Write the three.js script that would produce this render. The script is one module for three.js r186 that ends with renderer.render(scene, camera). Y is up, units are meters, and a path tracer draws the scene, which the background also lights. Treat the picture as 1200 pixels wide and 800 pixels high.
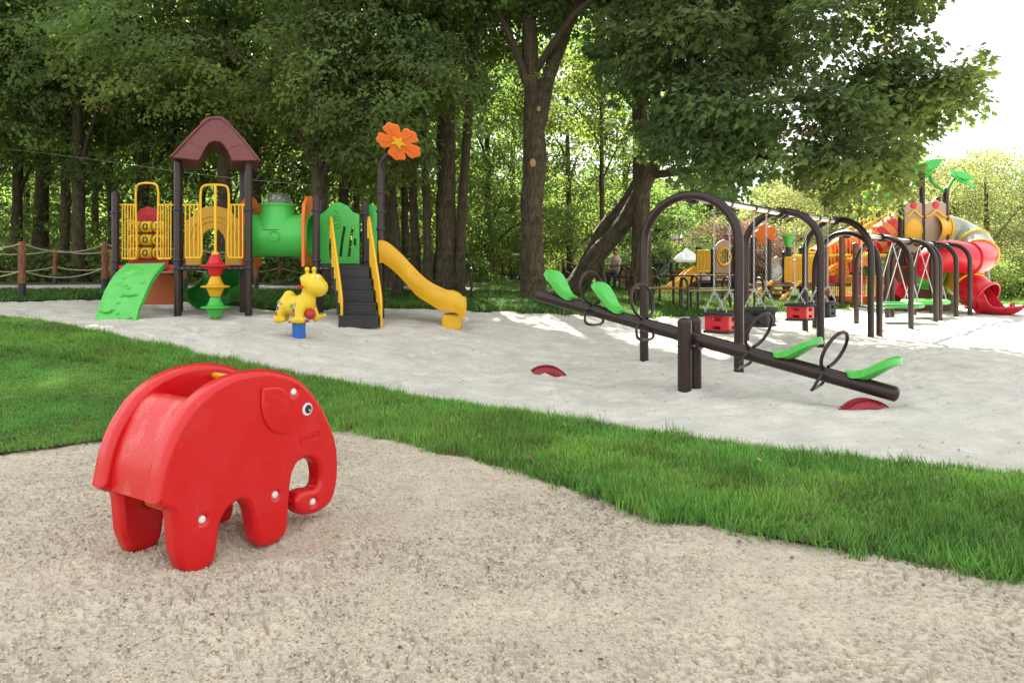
import * as THREE from 'three';
import { mergeGeometries, mergeVertices } from 'three/addons/utils/BufferGeometryUtils.js';
import { RoundedBoxGeometry } from 'three/addons/geometries/RoundedBoxGeometry.js';
import { MarchingCubes } from 'three/addons/objects/MarchingCubes.js';
import { FontLoader } from 'three/addons/loaders/FontLoader.js';
import { TextGeometry } from 'three/addons/geometries/TextGeometry.js';

// ---------- camera, sky, sun, exposure ----------
const scene = new THREE.Scene();
const EYE = 1.21, F = 850;                                    // eye height in metres, focal length of the level, shifted lens
const camera = new THREE.PerspectiveCamera(2 * Math.atan(400 / F) * 180 / Math.PI, 1.5, 0.05, 900);
camera.position.set(0, EYE, 0);
camera.lookAt(0, EYE, -10);
camera.setViewOffset(1200, 800, 0, 84, 1200, 800);
scene.add(camera);
const SUN = new THREE.Vector3(-0.16, 0.72, -0.80).normalize();
{
  const w = 256, h = 128, d = new Float32Array(w * h * 4);
  for (let j = 0; j < h; j++) for (let i = 0; i < w; i++) {
    const th = (0.5 - (j + 0.5) / h) * Math.PI, ph = ((i + 0.5) / w - 0.5) * 2 * Math.PI;
    const v = new THREE.Vector3(Math.cos(th) * Math.cos(ph), -Math.sin(th), Math.cos(th) * Math.sin(ph));
    const e = Math.max(0, v.y), s = Math.max(0, v.dot(SUN));
    const k = 0.34 * (1 - 0.32 * Math.sqrt(e)) + 0.16 * Math.pow(s, 6) + 0.5 * Math.pow(s, 60), b = Math.pow(e, 0.55) * 0.85;
    const o = (j * w + i) * 4;
    d[o] = k * (1.02 - 0.14 * b); d[o + 1] = k * (1 - 0.05 * b); d[o + 2] = k * (0.95 + 0.06 * b); d[o + 3] = 1;
  }
  const sky = new THREE.DataTexture(d, w, h, THREE.RGBAFormat, THREE.FloatType);
  sky.mapping = THREE.EquirectangularReflectionMapping; sky.magFilter = THREE.LinearFilter; sky.needsUpdate = true;
  scene.background = sky; scene.environment = sky;
}
const sun = new THREE.DirectionalLight(new THREE.Color(1, 0.93, 0.8), 5);
sun.position.copy(SUN).multiplyScalar(80); sun.castShadow = true; sun.shadow.radius = 1.4;
Object.assign(sun.shadow.camera, { left: -45, right: 45, top: 45, bottom: -45, near: 1, far: 200 });
sun.shadow.mapSize.set(4096, 4096); scene.add(sun, sun.target);
const renderer = new THREE.WebGLRenderer({ antialias: true });
renderer.toneMapping = THREE.LinearToneMapping; renderer.toneMappingExposure = 7;
renderer.shadowMap.enabled = true; renderer.setSize(1024, 682);

// ---------- helpers ----------
const V = (x, y, z) => new THREE.Vector3(x, y, z);
function rng(a) { return () => { a |= 0; a = a + 0x6D2B79F5 | 0; let t = Math.imul(a ^ a >>> 15, 1 | a); t = t + Math.imul(t ^ t >>> 7, 61 | t) ^ t; return ((t ^ t >>> 14) >>> 0) / 4294967296; }; }
const clamp = (x, a = 0, b = 1) => Math.min(b, Math.max(a, x)), mix = (a, b, t) => a + (b - a) * t;
const smooth = (a, b, x) => { const t = clamp((x - a) / (b - a)); return t * t * (3 - 2 * t); };
function hash(x, y, s) { let h = Math.imul(x, 374761393) + Math.imul(y, 668265263) + Math.imul(s, 2147483647 ^ 0x5bd1e995) | 0; h = Math.imul(h ^ h >>> 13, 1274126177); return ((h ^ h >>> 16) >>> 0) / 4294967296; }
function noise(x, y, s = 1, per = 0) {
  const xi = Math.floor(x), yi = Math.floor(y), fx = x - xi, fy = y - yi, u = fx * fx * (3 - 2 * fx), v = fy * fy * (3 - 2 * fy);
  const q = per ? (a) => ((a % per) + per) % per : (a) => a;
  const a = hash(q(xi), q(yi), s), b = hash(q(xi + 1), q(yi), s), c = hash(q(xi), q(yi + 1), s), d = hash(q(xi + 1), q(yi + 1), s);
  return mix(mix(a, b, u), mix(c, d, u), v);
}
const fbm = (x, y, s, n = 4) => { let r = 0, a = 0.5, t = 0; for (let i = 0; i < n; i++) { r += a * noise(x, y, s + i); t += a; a *= 0.5; x *= 2.03; y *= 2.03; } return r / t; };
function tex(size, fn, color = true) {
  const d = new Uint8Array(size * size * 4);
  for (let j = 0; j < size; j++) for (let i = 0; i < size; i++) { const c = fn(i / size, j / size), o = (j * size + i) * 4; for (let k = 0; k < 3; k++) d[o + k] = clamp(c[k]) * 255; d[o + 3] = 255; }
  const t = new THREE.DataTexture(d, size, size, THREE.RGBAFormat);
  t.wrapS = t.wrapT = THREE.RepeatWrapping; t.magFilter = THREE.LinearFilter; t.minFilter = THREE.LinearMipmapLinearFilter; t.generateMipmaps = true;
  if (color) t.colorSpace = THREE.SRGBColorSpace; t.needsUpdate = true; return t;
}
const pfbm = (u, v, f, s, n = 4) => { let r = 0, a = 0.5, t = 0; for (let i = 0; i < n; i++) { r += a * noise(u * f, v * f, s + i * 7, f); t += a; a *= 0.55; f *= 2; } return r / t; };
const rgb = (r, g, b) => new THREE.Color().setRGB(r, g, b);
// the ground: level under the swings, a low bank rising towards the wood
function G(x, z) { const u = -0.76 * x - 0.65 * z; return 0.5 * smooth(4.5, 10, u) + 0.05 * clamp(u - 11.5, 0, 7); }
const at = (px, py, d) => V((px - 600) / F * d, EYE - (py - 316) / F * d, -d);
function hit(px, py) { for (let d = 1; d < 140; d += 0.01) { const p = at(px, py, d); if (p.y <= G(p.x, p.z)) return p; } return at(px, py, 140); }
const used = {};
function numbered(n) { used[n] = (used[n] ?? -1) + 1; return used[n] ? `${n}_${String(used[n]).padStart(3, '0')}` : n; }
function thing(name, label, category, pos = [0, 0, 0], turn = 0, group) {
  const o = new THREE.Group(); o.name = numbered(name); o.position.set(...pos); o.rotation.y = turn;
  o.userData = { label, category }; if (group) o.userData.group = group; scene.add(o); return o;
}
function clean(g) { g = g.index ? g.toNonIndexed() : g; for (const k of Object.keys(g.attributes)) if (!['position', 'normal', 'uv'].includes(k)) g.deleteAttribute(k); if (!g.attributes.normal) g.computeVertexNormals(); if (!g.attributes.uv) g.setAttribute('uv', new THREE.BufferAttribute(new Float32Array(g.attributes.position.count * 2), 2)); return g; }
function part(name, geos, m, parent, kind) {
  const g = Array.isArray(geos) ? (geos.length > 1 ? mergeGeometries(geos.map(clean)) : geos[0]) : geos;
  const o = new THREE.Mesh(g, m); o.name = parent ? name : numbered(name); o.castShadow = o.receiveShadow = true; (parent || scene).add(o);
  if (kind) o.userData.kind = kind; return o;
}
const tag = (o, label, category, group) => { o.userData.label = label; o.userData.category = category; if (group) o.userData.group = group; return o; };
const struct = (name, g, m) => part(name, g, m, null, 'structure');
const P3 = (p) => p.isVector3 ? p : V(...p);
const box = (w, h, d, x = 0, y = 0, z = 0, r = 0.006) => new RoundedBoxGeometry(w, h, d, 2, Math.min(r, w / 2.2, h / 2.2, d / 2.2)).translate(x, y, z);
function bar(a, b, r, r2 = r, n = 12) {
  a = P3(a); b = P3(b); const d = b.clone().sub(a), g = new THREE.CylinderGeometry(r2, r, d.length(), n, 1);
  return g.applyQuaternion(new THREE.Quaternion().setFromUnitVectors(V(0, 1, 0), d.clone().normalize())).translate((a.x + b.x) / 2, (a.y + b.y) / 2, (a.z + b.z) / 2);
}
function tube(pts, r, n = 40, m = 12, closed = false, tension) {
  const c = new THREE.CatmullRomCurve3(pts.map(P3), closed, tension === undefined ? 'centripetal' : 'catmullrom', tension ?? 0.5); return new THREE.TubeGeometry(c, n, r, m, closed);
}
const lathe = (prof, n = 28) => new THREE.LatheGeometry(prof.map(p => new THREE.Vector2(p[0], p[1])), n);
const mirrorZ = (g) => { g = g.index ? g.toNonIndexed() : g; g.scale(1, 1, -1); for (const a of Object.values(g.attributes)) { const k = a.itemSize, t = a.array; for (let i = 0; i < a.count; i += 3) for (let c = 0; c < k; c++) { const q = t[(i + 1) * k + c]; t[(i + 1) * k + c] = t[(i + 2) * k + c]; t[(i + 2) * k + c] = q; } } return g; };
function ring(r, t, n = 28) { return new THREE.TorusGeometry(r, t, 8, n); }
// tube with varying radius along a path
function taper(pts, radii, seg = 24, m = 14, wob = 0, seed = 1) {
  const c = new THREE.CatmullRomCurve3(pts.map(P3)), fr = c.computeFrenetFrames(seg, false), pos = [], uv = [], idx = []; let len = c.getLength();
  const rc = (t) => { const f = t * (radii.length - 1), i = Math.min(radii.length - 2, Math.floor(f)); return mix(radii[i], radii[i + 1], f - i); };
  for (let i = 0; i <= seg; i++) {
    const t = i / seg, p = c.getPoint(t), r = rc(t);
    for (let j = 0; j <= m; j++) {
      const a = j / m * Math.PI * 2, k = r * (1 + wob * (noise(Math.cos(a) * 2.2 + 5, t * len * 1.3 + Math.sin(a) * 2.2, seed) - 0.5) * 2);
      const q = p.clone().addScaledVector(fr.normals[i], Math.cos(a) * k).addScaledVector(fr.binormals[i], Math.sin(a) * k);
      pos.push(q.x, q.y, q.z); uv.push(j / m * 1.2, t * len * 0.5);
      if (i < seg && j < m) { const o = i * (m + 1) + j; idx.push(o, o + 1, o + m + 1, o + 1, o + m + 2, o + m + 1); }
    }
  }
  const g = new THREE.BufferGeometry(); g.setAttribute('position', new THREE.Float32BufferAttribute(pos, 3)); g.setAttribute('uv', new THREE.Float32BufferAttribute(uv, 2)); g.setIndex(idx); g.computeVertexNormals(); return g;
}
// closed slab: a curved sheet f(u, v) with a thickness
function slab(f, nu, nv, th, dir) {
  const top = [], bot = [];
  for (let i = 0; i <= nu; i++) for (let j = 0; j <= nv; j++) top.push(f(i / nu, j / nv));
  const at_ = (i, j) => top[clamp(i, 0, nu) * (nv + 1) + clamp(j, 0, nv)];
  for (let i = 0; i <= nu; i++) for (let j = 0; j <= nv; j++) {
    const a = at_(i + 1, j).clone().sub(at_(i - 1, j)), b = at_(i, j + 1).clone().sub(at_(i, j - 1)), n = dir ? dir.clone() : a.cross(b).normalize();
    bot.push(at_(i, j).clone().addScaledVector(n, -th));
  }
  const pos = [], idx = [], N = (nu + 1) * (nv + 1);
  for (const p of [...top, ...bot]) pos.push(p.x, p.y, p.z);
  const id = (i, j) => i * (nv + 1) + j;
  for (let i = 0; i < nu; i++) for (let j = 0; j < nv; j++) {
    const a = id(i, j), b = id(i + 1, j), c = id(i + 1, j + 1), d = id(i, j + 1);
    idx.push(a, b, c, a, c, d, a + N, c + N, b + N, a + N, d + N, c + N);
  }
  const rim = []; for (let i = 0; i < nu; i++) rim.push([id(i, 0), id(i + 1, 0)]); for (let j = 0; j < nv; j++) rim.push([id(nu, j), id(nu, j + 1)]);
  for (let i = nu; i > 0; i--) rim.push([id(i, nv), id(i - 1, nv)]); for (let j = nv; j > 0; j--) rim.push([id(0, j), id(0, j - 1)]);
  let g = new THREE.BufferGeometry();
  for (const [a, b] of rim) idx.push(a, a + N, b, b, a + N, b + N);
  g.setAttribute('position', new THREE.Float32BufferAttribute(pos, 3)); g.setIndex(idx);
  return creased(g, 0.7);
}
function creased(g, ang = 0.7) {                               // flat where faces turn sharply, smooth elsewhere
  g = g.index ? g.toNonIndexed() : g; const p = g.attributes.position, n = p.count, map = new Map(), fn = [];
  const key = (i) => `${Math.round(p.getX(i) * 2e4)},${Math.round(p.getY(i) * 2e4)},${Math.round(p.getZ(i) * 2e4)}`;
  const A = V(), B = V(), C = V();
  for (let i = 0; i < n; i += 3) { A.fromBufferAttribute(p, i); B.fromBufferAttribute(p, i + 1); C.fromBufferAttribute(p, i + 2); const m = B.clone().sub(A).cross(C.clone().sub(A)); fn.push(m); for (let k = 0; k < 3; k++) { const s = key(i + k); (map.get(s) || map.set(s, []).get(s)).push(m); } }
  const out = new Float32Array(n * 3), c = Math.cos(ang);
  for (let i = 0; i < n; i++) { const m = fn[Math.floor(i / 3)], u = m.clone().normalize(), s = V(); for (const q of map.get(key(i))) if (u.dot(q) / (q.length() || 1) > c) s.add(q); s.normalize(); out.set([s.x, s.y, s.z], i * 3); }
  g.setAttribute('normal', new THREE.BufferAttribute(out, 3)); if (!g.attributes.uv) { const uv = new Float32Array(n * 2); for (let i = 0; i < n; i++) { uv[i * 2] = p.getX(i) + p.getZ(i); uv[i * 2 + 1] = p.getY(i) + p.getZ(i) * 0.3; } g.setAttribute('uv', new THREE.BufferAttribute(uv, 2)); } return g;
}
function shape(pts, smoothIt = false, holes = []) {
  const mk = (q, S) => { const v = q.map(p => new THREE.Vector2(p[0], p[1])); if (smoothIt) { const c = new THREE.SplineCurve([...v, v[0]]); return new S(c.getPoints(v.length * 6).slice(0, -1)); } return new S(v); };
  const s = mk(pts, THREE.Shape); for (const h of holes) s.holes.push(mk(h, THREE.Path)); return s;
}
function ext(s, depth, bevel = 0.008, seg = 3, bt = bevel) { return new THREE.ExtrudeGeometry(s, { depth: Math.max(0.001, depth - 2 * bt), bevelEnabled: bevel > 0, bevelThickness: bt, bevelSize: bevel, bevelOffset: -bevel, bevelSegments: seg, curveSegments: 16 }).translate(0, 0, bt); }
const rrect = (w, h, r, x = 0, y = 0) => { const o = []; for (const [sx, sy, a] of [[1, 1, 0], [-1, 1, 1], [-1, -1, 2], [1, -1, 3]]) for (let k = 0; k <= 4; k++) { const t = (a + k / 4) * Math.PI / 2; o.push([x + sx * (w / 2 - r) + Math.cos(t) * r, y + sy * (h / 2 - r) + Math.sin(t) * r]); } return o; };
const circ = (r, x = 0, y = 0, n = 24, ry = r) => Array.from({ length: n }, (_, i) => [x + Math.cos(i / n * 6.28318) * r, y + Math.sin(i / n * 6.28318) * ry]);

// ---------- materials ----------
const grainMap = tex(256, (u, v) => { const a = pfbm(u, v, 8, 3, 5); return [a, a, a]; }, false);
const scuff = tex(512, (u, v) => { const a = pfbm(u, v, 6, 11, 5), b = noise(u * 90, v * 90, 5, 90), s = smooth(0.6, 0.75, a) * 0.10 + (b > 0.93 ? 0.12 : 0); return [0.93 + s * 0.6, 0.93 + s, 0.93 + s]; });
const rough1 = tex(256, (u, v) => { const a = 0.62 + 0.5 * pfbm(u, v, 5, 31, 5); return [a, a, a]; }, false);
function rep(t, k) { const c = t.clone(); c.repeat.set(k, k); c.needsUpdate = true; return c; }
const scuff2 = rep(scuff, 1.7), rough2 = rep(rough1, 2.3), grain6 = rep(grainMap, 6);
const plastic = (r, g, b, ro = 0.45) => new THREE.MeshPhysicalMaterial({ color: rgb(r, g, b), roughness: ro, roughnessMap: rough2, map: scuff2, bumpMap: grain6, bumpScale: 0.0006 });
const paint = (r, g, b, ro = 0.3) => new THREE.MeshPhysicalMaterial({ color: rgb(r, g, b), roughness: ro, roughnessMap: rough2, specularIntensity: 0.75 });
const M = {
  red: plastic(0.62, 0.008, 0.014, 0.48), rubber: plastic(0.02, 0.02, 0.022, 0.8), green: plastic(0.06, 0.5, 0.07, 0.42), lime: plastic(0.1, 0.56, 0.09, 0.42), deepGreen: plastic(0.03, 0.26, 0.04, 0.45),
  yellow: plastic(0.78, 0.42, 0.008, 0.42), lemon: plastic(0.82, 0.56, 0.015, 0.42), orange: plastic(0.8, 0.16, 0.012, 0.45), rust: plastic(0.52, 0.1, 0.015, 0.5), redPanel: plastic(0.5, 0.012, 0.02, 0.45),
  roof: plastic(0.17, 0.03, 0.034, 0.45), brownSteel: paint(0.026, 0.014, 0.012, 0.34), yellowSteel: paint(0.76, 0.42, 0.01, 0.3), chrome: new THREE.MeshStandardMaterial({ color: rgb(0.72, 0.71, 0.69), metalness: 1, roughness: 0.22 }),
  galv: new THREE.MeshStandardMaterial({ color: rgb(0.5, 0.5, 0.5), metalness: 1, roughness: 0.42, roughnessMap: rough1 }), black: plastic(0.02, 0.02, 0.022, 0.55), white: plastic(0.78, 0.78, 0.76, 0.35), bolt: paint(0.02, 0.022, 0.045, 0.35),
  clear: new THREE.MeshPhysicalMaterial({ color: rgb(0.86, 0.9, 0.9), transmission: 0.85, roughness: 0.12, thickness: 0 }), blue: plastic(0.01, 0.12, 0.5, 0.4), tan: plastic(0.5, 0.33, 0.24, 0.55), pink: plastic(0.8, 0.2, 0.25, 0.5), greySteel: paint(0.3, 0.3, 0.31, 0.4),
  dome: new THREE.MeshPhysicalMaterial({ color: rgb(0.8, 0.86, 0.84), transmission: 0.93, roughness: 0.03, thickness: 0 }),
  smoke: new THREE.MeshPhysicalMaterial({ color: rgb(0.55, 0.6, 0.58), transmission: 0.7, roughness: 0.1, thickness: 0 }),
};
// ---------- ground ----------
const sandFine = tex(1024, (u, v) => {
  const a = pfbm(u, v, 10, 1, 5), f = noise(u * 340, v * 340, 9, 340), f2 = noise(u * 512, v * 512, 19, 512), dk = noise(u * 150, v * 150, 4, 150);
  let k = 0.725 + (a - 0.5) * 0.12 + (f - 0.5) * 0.07 + (f2 - 0.5) * 0.06; if (dk > 0.93) k -= 0.12;
  return [k * 1.0, k * 0.935, k * 0.835];
});
const sandPale = tex(1024, (u, v) => {
  const a = pfbm(u, v, 6, 51, 6), f = noise(u * 300, v * 300, 59, 300), g = pfbm(u, v, 40, 67, 3), dk = noise(u * 120, v * 120, 54, 120);
  let k = 0.74 + (a - 0.5) * 0.13 + (f - 0.5) * 0.05 + (g - 0.5) * 0.06; if (dk > 0.965) k -= 0.25;
  return [k, k * 0.97, k * 0.915];
});
const soilTex = tex(512, (u, v) => { const a = pfbm(u, v, 8, 71, 6), b = pfbm(u, v, 50, 75, 3); const k = 0.3 + (a - 0.5) * 0.3 + (b - 0.5) * 0.25; return [k * 0.72, k * 0.86, k * 0.36]; });
const litterTex = tex(512, (u, v) => { const a = pfbm(u, v, 6, 81, 6), b = pfbm(u, v, 60, 85, 3); const k = 0.34 + (a - 0.5) * 0.3 + (b - 0.5) * 0.35; return [k * 0.9, k * 0.8, k * 0.55]; });
const bumpy = tex(512, (u, v) => { const a = 0.5 * pfbm(u, v, 12, 91, 6) + 0.5 * pfbm(u, v, 70, 95, 3); return [a, a, a]; }, false);
const ground = (map, ro = 1, bs = 0.006) => new THREE.MeshStandardMaterial({ map, roughness: ro, bumpMap: bumpy, bumpScale: bs });
const MG = { pit: ground(sandFine, 1, 0.012), pale: ground(sandPale, 0.95, 0.006), soil: ground(soilTex), litter: ground(litterTex), path: ground(sandPale) };

function resample(pts, n) { const c = new THREE.CatmullRomCurve3(pts.map(p => V(p.x, 0, p.z)), false, 'centripetal'); return Array.from({ length: n + 1 }, (_, i) => c.getPoint(i / n)); }
const line = (...px) => px.map(p => hit(p[0], p[1]));
function sheet(a, b, nu, nv, f, scale = 1.5, ease = (t) => t) {                                       // a net between two edges, y from f(x, z)
  const A = resample(a, nu), B = resample(b, nu), pos = new Float32Array((nu + 1) * (nv + 1) * 3), uv = new Float32Array((nu + 1) * (nv + 1) * 2), idx = [];
  for (let i = 0; i <= nu; i++) for (let j = 0; j <= nv; j++) {
    const t = ease(j / nv), x = mix(A[i].x, B[i].x, t), z = mix(A[i].z, B[i].z, t), o = i * (nv + 1) + j;
    pos.set([x, f(x, z), z], o * 3); uv.set([x / scale, z / scale], o * 2);
    if (i < nu && j < nv) idx.push(o, o + 1, o + nv + 2, o, o + nv + 2, o + nv + 1);
  }
  const g = new THREE.BufferGeometry(); g.setAttribute('position', new THREE.BufferAttribute(pos, 3)); g.setAttribute('uv', new THREE.BufferAttribute(uv, 2)); g.setIndex(idx); g.computeVertexNormals(); return g;
}
// the wide base sheet out to the horizon
{
  const xs = [], zs = []; for (let i = -30; i <= 30; i++) xs.push(Math.sign(i) * (Math.abs(i) * 0.8 + Math.pow(Math.abs(i) / 30, 4) * 400)); for (let i = -12; i <= 50; i++) zs.push(-(i * 0.8 + Math.sign(i) * Math.pow(Math.abs(i) / 50, 4) * 500));
  const pos = [], uv = [], idx = [], n = zs.length;
  xs.forEach((x, i) => zs.forEach((z, j) => { pos.push(x, G(x, z) - 0.07, z); uv.push(x / 2, z / 2); if (i < xs.length - 1 && j < n - 1) { const o = i * n + j; idx.push(o, o + n, o + 1, o + 1, o + n, o + n + 1); } }));
  const g = new THREE.BufferGeometry(); g.setAttribute('position', new THREE.Float32BufferAttribute(pos, 3)); g.setAttribute('uv', new THREE.Float32BufferAttribute(uv, 2)); g.setIndex(idx); g.computeVertexNormals();
  struct('ground', g, MG.soil);
}
// edges, from left to right
const E_pit = line([-140, 562], [-60, 542], [40, 528], [110, 518], [200, 510], [320, 505], [400, 506], [500, 528], [570, 543], [640, 563], [700, 583], [760, 606], [830, 618], [900, 630], [980, 644], [1050, 657], [1130, 671], [1200, 684], [1300, 702]);
const E_pitNear = [V(-1.9, 0, -1.85), V(0, 0, -1.85), V(1.75, 0, -1.85)];
const E_stripLow0 = line([-140, 392], [-60, 404], [0, 413], [90, 424], [180, 440], [260, 462], [340, 486], [400, 503], [500, 528], [570, 543], [640, 563], [700, 583], [760, 606], [830, 618], [900, 630], [980, 644], [1050, 657], [1130, 671], [1200, 684], [1300, 702]);
const E_stripTop0 = line([-140, 362], [-60, 366], [0, 374], [100, 391], [200, 411], [300, 432], [400, 452], [480, 467], [560, 481], [640, 493], [720, 505], [800, 517], [880, 528], [1000, 542], [1100, 551], [1200, 559], [1300, 566]);
const E_sandBack = line([-140, 355], [0, 353], [110, 351], [200, 353], [300, 361], [380, 362], [470, 362], [560, 364], [640, 367], [740, 372], [800, 372], [860, 369], [930, 364], [1000, 361], [1100, 358], [1200, 357], [1300, 356]);
const E_stripTop = [V(-14, 0, -11.5), ...E_stripTop0, V(7, 0, -3.2)], E_stripLow = [V(-13, 0, -9.5), ...E_stripLow0, V(6, 0, -1.6)], E_sandWide = [V(-16, 0, -14), ...E_sandBack, V(32, 0, -25)], E_pitWide = [V(-9, 0, -4.6), ...E_pit, V(6, 0, -1.6)];
const elePits = [[-1.0, -3.2, 0.2, 0.055], [-1.2, -3.05, 0.2, 0.04], [-1.62, -3.2, 0.18, 0.02], [0.4, -3.6, 0.3, 0.02], [1.3, -3.3, 0.35, 0.02], [0.1, -2.5, 0.25, 0.015]];
const crumb = (x, z) => {
  const wx = x + 0.012 * noise(x * 60, z * 60, 48), pit = smooth(0.52, 0.66, 0.6 * noise(wx * 54, z * 70, 42) + 0.4 * noise(x * 105, z * 125, 43));
  const p = smooth(0.36, 0.62, fbm(x * 1.9, z * 1.9, 41, 4)), b = noise(x * 95, z * 95, 43), c = noise(x * 21, z * 21, 44);
  let y = (fbm(x * 1.3, z * 1.3, 40, 3) - 0.5) * 0.05 + (c - 0.5) * 0.009 - pit * mix(0.007, 0.022, p) + (b - 0.5) * 0.004;
  for (const [ex, ez, r, d] of elePits) { const q = Math.hypot(x - ex, z - ez) / r; y += -d * Math.exp(-q * q * 1.6) + 0.35 * d * Math.exp(-Math.pow(q - 1.35, 2) * 9); }
  return y;
};
struct('sand_pit', sheet(E_pit.map(p => V(p.x - 0.02, 0, p.z - 0.16)), E_pitNear, 820, 340, (x, z) => G(x, z) + crumb(x, z), 1.5, (t) => mix(t, t * t, 0.15)), MG.pit);
struct('sand_apron', sheet(E_pitWide, [V(-9, 0, 7), V(0, 0, 7), V(8, 0, 7)], 60, 60, (x, z) => G(x, z) - 0.035, 1.5), MG.pit);
const hollows = [[3.0, -6.75, 0.5, 0.05], [0.75, -8.0, 0.5, 0.04], [2.2, -7.0, 0.45, 0.04], [3.0, -9.7, 0.55, 0.05], [3.9, -11, 0.55, 0.05], [4.6, -12.2, 0.6, 0.05], [-2.1, -10.1, 0.45, 0.05], [-0.5, -10.9, 0.5, 0.05], [-2.4, -9.0, 0.5, 0.03], [-4.3, -10.6, 0.5, 0.04], [1.79, -7.17, 0.14, -0.02], [1.79, -7.43, 0.14, -0.02], ...[[755, 424], [866, 435], [874, 401.5], [962, 407.5], [944, 388.5], [1021, 395], [955.5, 386], [1031, 394]].map(([px, py]) => { const d = F * EYE / (py - 316); return [(px - 600) / F * d, -d, 0.14, -0.02]; })];
const prints = (() => { const R = rng(88), o = []; for (let k = 0; k < 26; k++) { let x = -6 + 14 * R(), z = -5.5 - 6.5 * R(), a = R() * 6.28; for (let i = 0; i < 9; i++) { a += (R() - 0.5) * 0.5; x += Math.cos(a) * 0.33; z += Math.sin(a) * 0.33; o.push([x + (i % 2 ? 1 : -1) * Math.sin(a) * 0.09, z - (i % 2 ? 1 : -1) * Math.cos(a) * 0.09, a]); } } return o; })();
const printGrid = new Map(); prints.forEach(p => { for (let i = -1; i <= 1; i++) for (let j = -1; j <= 1; j++) { const k = (Math.floor(p[0] * 2) + i) + ',' + (Math.floor(p[1] * 2) + j); (printGrid.get(k) || printGrid.set(k, []).get(k)).push(p); } });
function scuffed(x, z) {
  let y = 0; for (const [hx, hz, r, d] of hollows) { const q = Math.hypot(x - hx, z - hz) / r; if (q < 2.2) y += -d * Math.exp(-q * q * 1.8) + 0.4 * d * Math.exp(-Math.pow(q - 1.4, 2) * 8); }
  for (const [fx, fz, a] of printGrid.get(Math.floor(x * 2) + ',' + Math.floor(z * 2)) || []) { const dx = x - fx, dz = z - fz, u = (dx * Math.cos(a) + dz * Math.sin(a)) / 0.13, v = (-dx * Math.sin(a) + dz * Math.cos(a)) / 0.055, q = u * u + v * v; if (q < 6) y += -0.02 * Math.exp(-q * q) + 0.008 * Math.exp(-Math.pow(q - 2, 2) * 2); }
  return y;
}
const dune = (x, z) => G(x, z) + scuffed(x, z) + (fbm(x * 0.9, z * 0.9, 61, 3) - 0.5) * 0.05 + (fbm(x * 5, z * 5, 64, 3) - 0.5) * 0.042 - smooth(0.62, 0.8, noise(x * 4.1, z * 4.1, 66)) * 0.022;
struct('playground_sand', sheet(E_stripTop.map(p => V(p.x, 0, p.z + 0.12)), E_sandWide, 640, 330, dune, 2.1, (t) => t * t * 0.7 + t * 0.3), MG.pale);
struct('lawn_strip_soil', sheet(E_stripTop, E_stripLow.map(p => V(p.x, 0, p.z - 0.05)), 200, 24, (x, z) => G(x, z) - 0.012, 1.2), MG.soil);
const E_turfLow = [V(-9, 0, -4.6), ...line([-140, 562], [-60, 542], [40, 528], [110, 518], [200, 510], [320, 505], [392, 505])], E_turfTop = [V(-13, 0, -9.4), ...line([-140, 393], [-60, 405], [0, 414], [90, 425], [180, 441], [260, 463], [385, 501])];
struct('turf_base', sheet(E_turfTop, E_turfLow, 60, 30, (x, z) => G(x, z) + 0.012, 1.2), MG.soil);
const E_pathA = line([-140, 341], [0, 341], [200, 341], [420, 341], [560, 342], [640, 344]), E_pathB = line([-140, 334], [0, 334.5], [200, 334.5], [420, 335], [560, 337], [640, 340]);
struct('footpath', sheet(E_pathA, E_pathB, 80, 8, (x, z) => G(x, z) + 0.01, 2), MG.path);
struct('woodland_floor', sheet(E_pathB.map(p => V(p.x, 0, p.z - 0.15)), E_pathB.map(p => V(p.x * 1.5 - 3, 0, p.z - 30)), 60, 30, (x, z) => G(x, z) + 0.004 + fbm(x, z, 77, 3) * 0.03, 3), MG.litter);
struct('far_path', sheet(line([640, 332], [760, 332], [900, 333], [1050, 332], [1300, 331]), line([640, 330.6], [760, 330.6], [900, 331], [1050, 330], [1300, 329]), 40, 4, (x, z) => G(x, z) + 0.012, 3), MG.path);

// grass: tufts of bent blades
function blades(n, h, w, spread, seed, bend = 0.5) {
  const R = rng(seed), pos = [], idx = [], nor = [];
  for (let k = 0; k < n; k++) {
    const a = R() * 6.283, x = (R() - 0.5) * spread, z = (R() - 0.5) * spread, hh = h * (0.55 + 0.6 * R()), b = bend * hh * (0.2 + R()), ww = w * (0.7 + 0.6 * R()), dx = Math.cos(a), dz = Math.sin(a), o = pos.length / 3;
    for (let s = 0; s <= 2; s++) { const t = s / 2.6, y = hh * t * (1 - 0.12 * t), q = b * t * t, wd = ww * (1 - 0.55 * t); for (const e of [-1, 1]) { pos.push(x + dx * q - dz * wd * e / 2, y, z + dz * q + dx * wd * e / 2); nor.push(-dx * 0.6, 0.8, -dz * 0.6); } }
    pos.push(x + dx * b, hh * 0.9, z + dz * b); nor.push(-dx * 0.5, 0.85, -dz * 0.5);
    idx.push(o, o + 1, o + 2, o + 1, o + 3, o + 2, o + 2, o + 3, o + 4, o + 3, o + 5, o + 4, o + 4, o + 5, o + 6);
  }
  const g = new THREE.BufferGeometry(); g.setAttribute('position', new THREE.Float32BufferAttribute(pos, 3)); g.setAttribute('normal', new THREE.Float32BufferAttribute(nor, 3)); g.setIndex(idx); return g;
}
const leafy = (r, g, b, tr = 0.35, ro = 0.75) => new THREE.MeshPhysicalMaterial({ color: rgb(r, g, b), roughness: 1, transmission: tr, thickness: 0, side: THREE.DoubleSide, specularIntensity: 0.35 });
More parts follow.
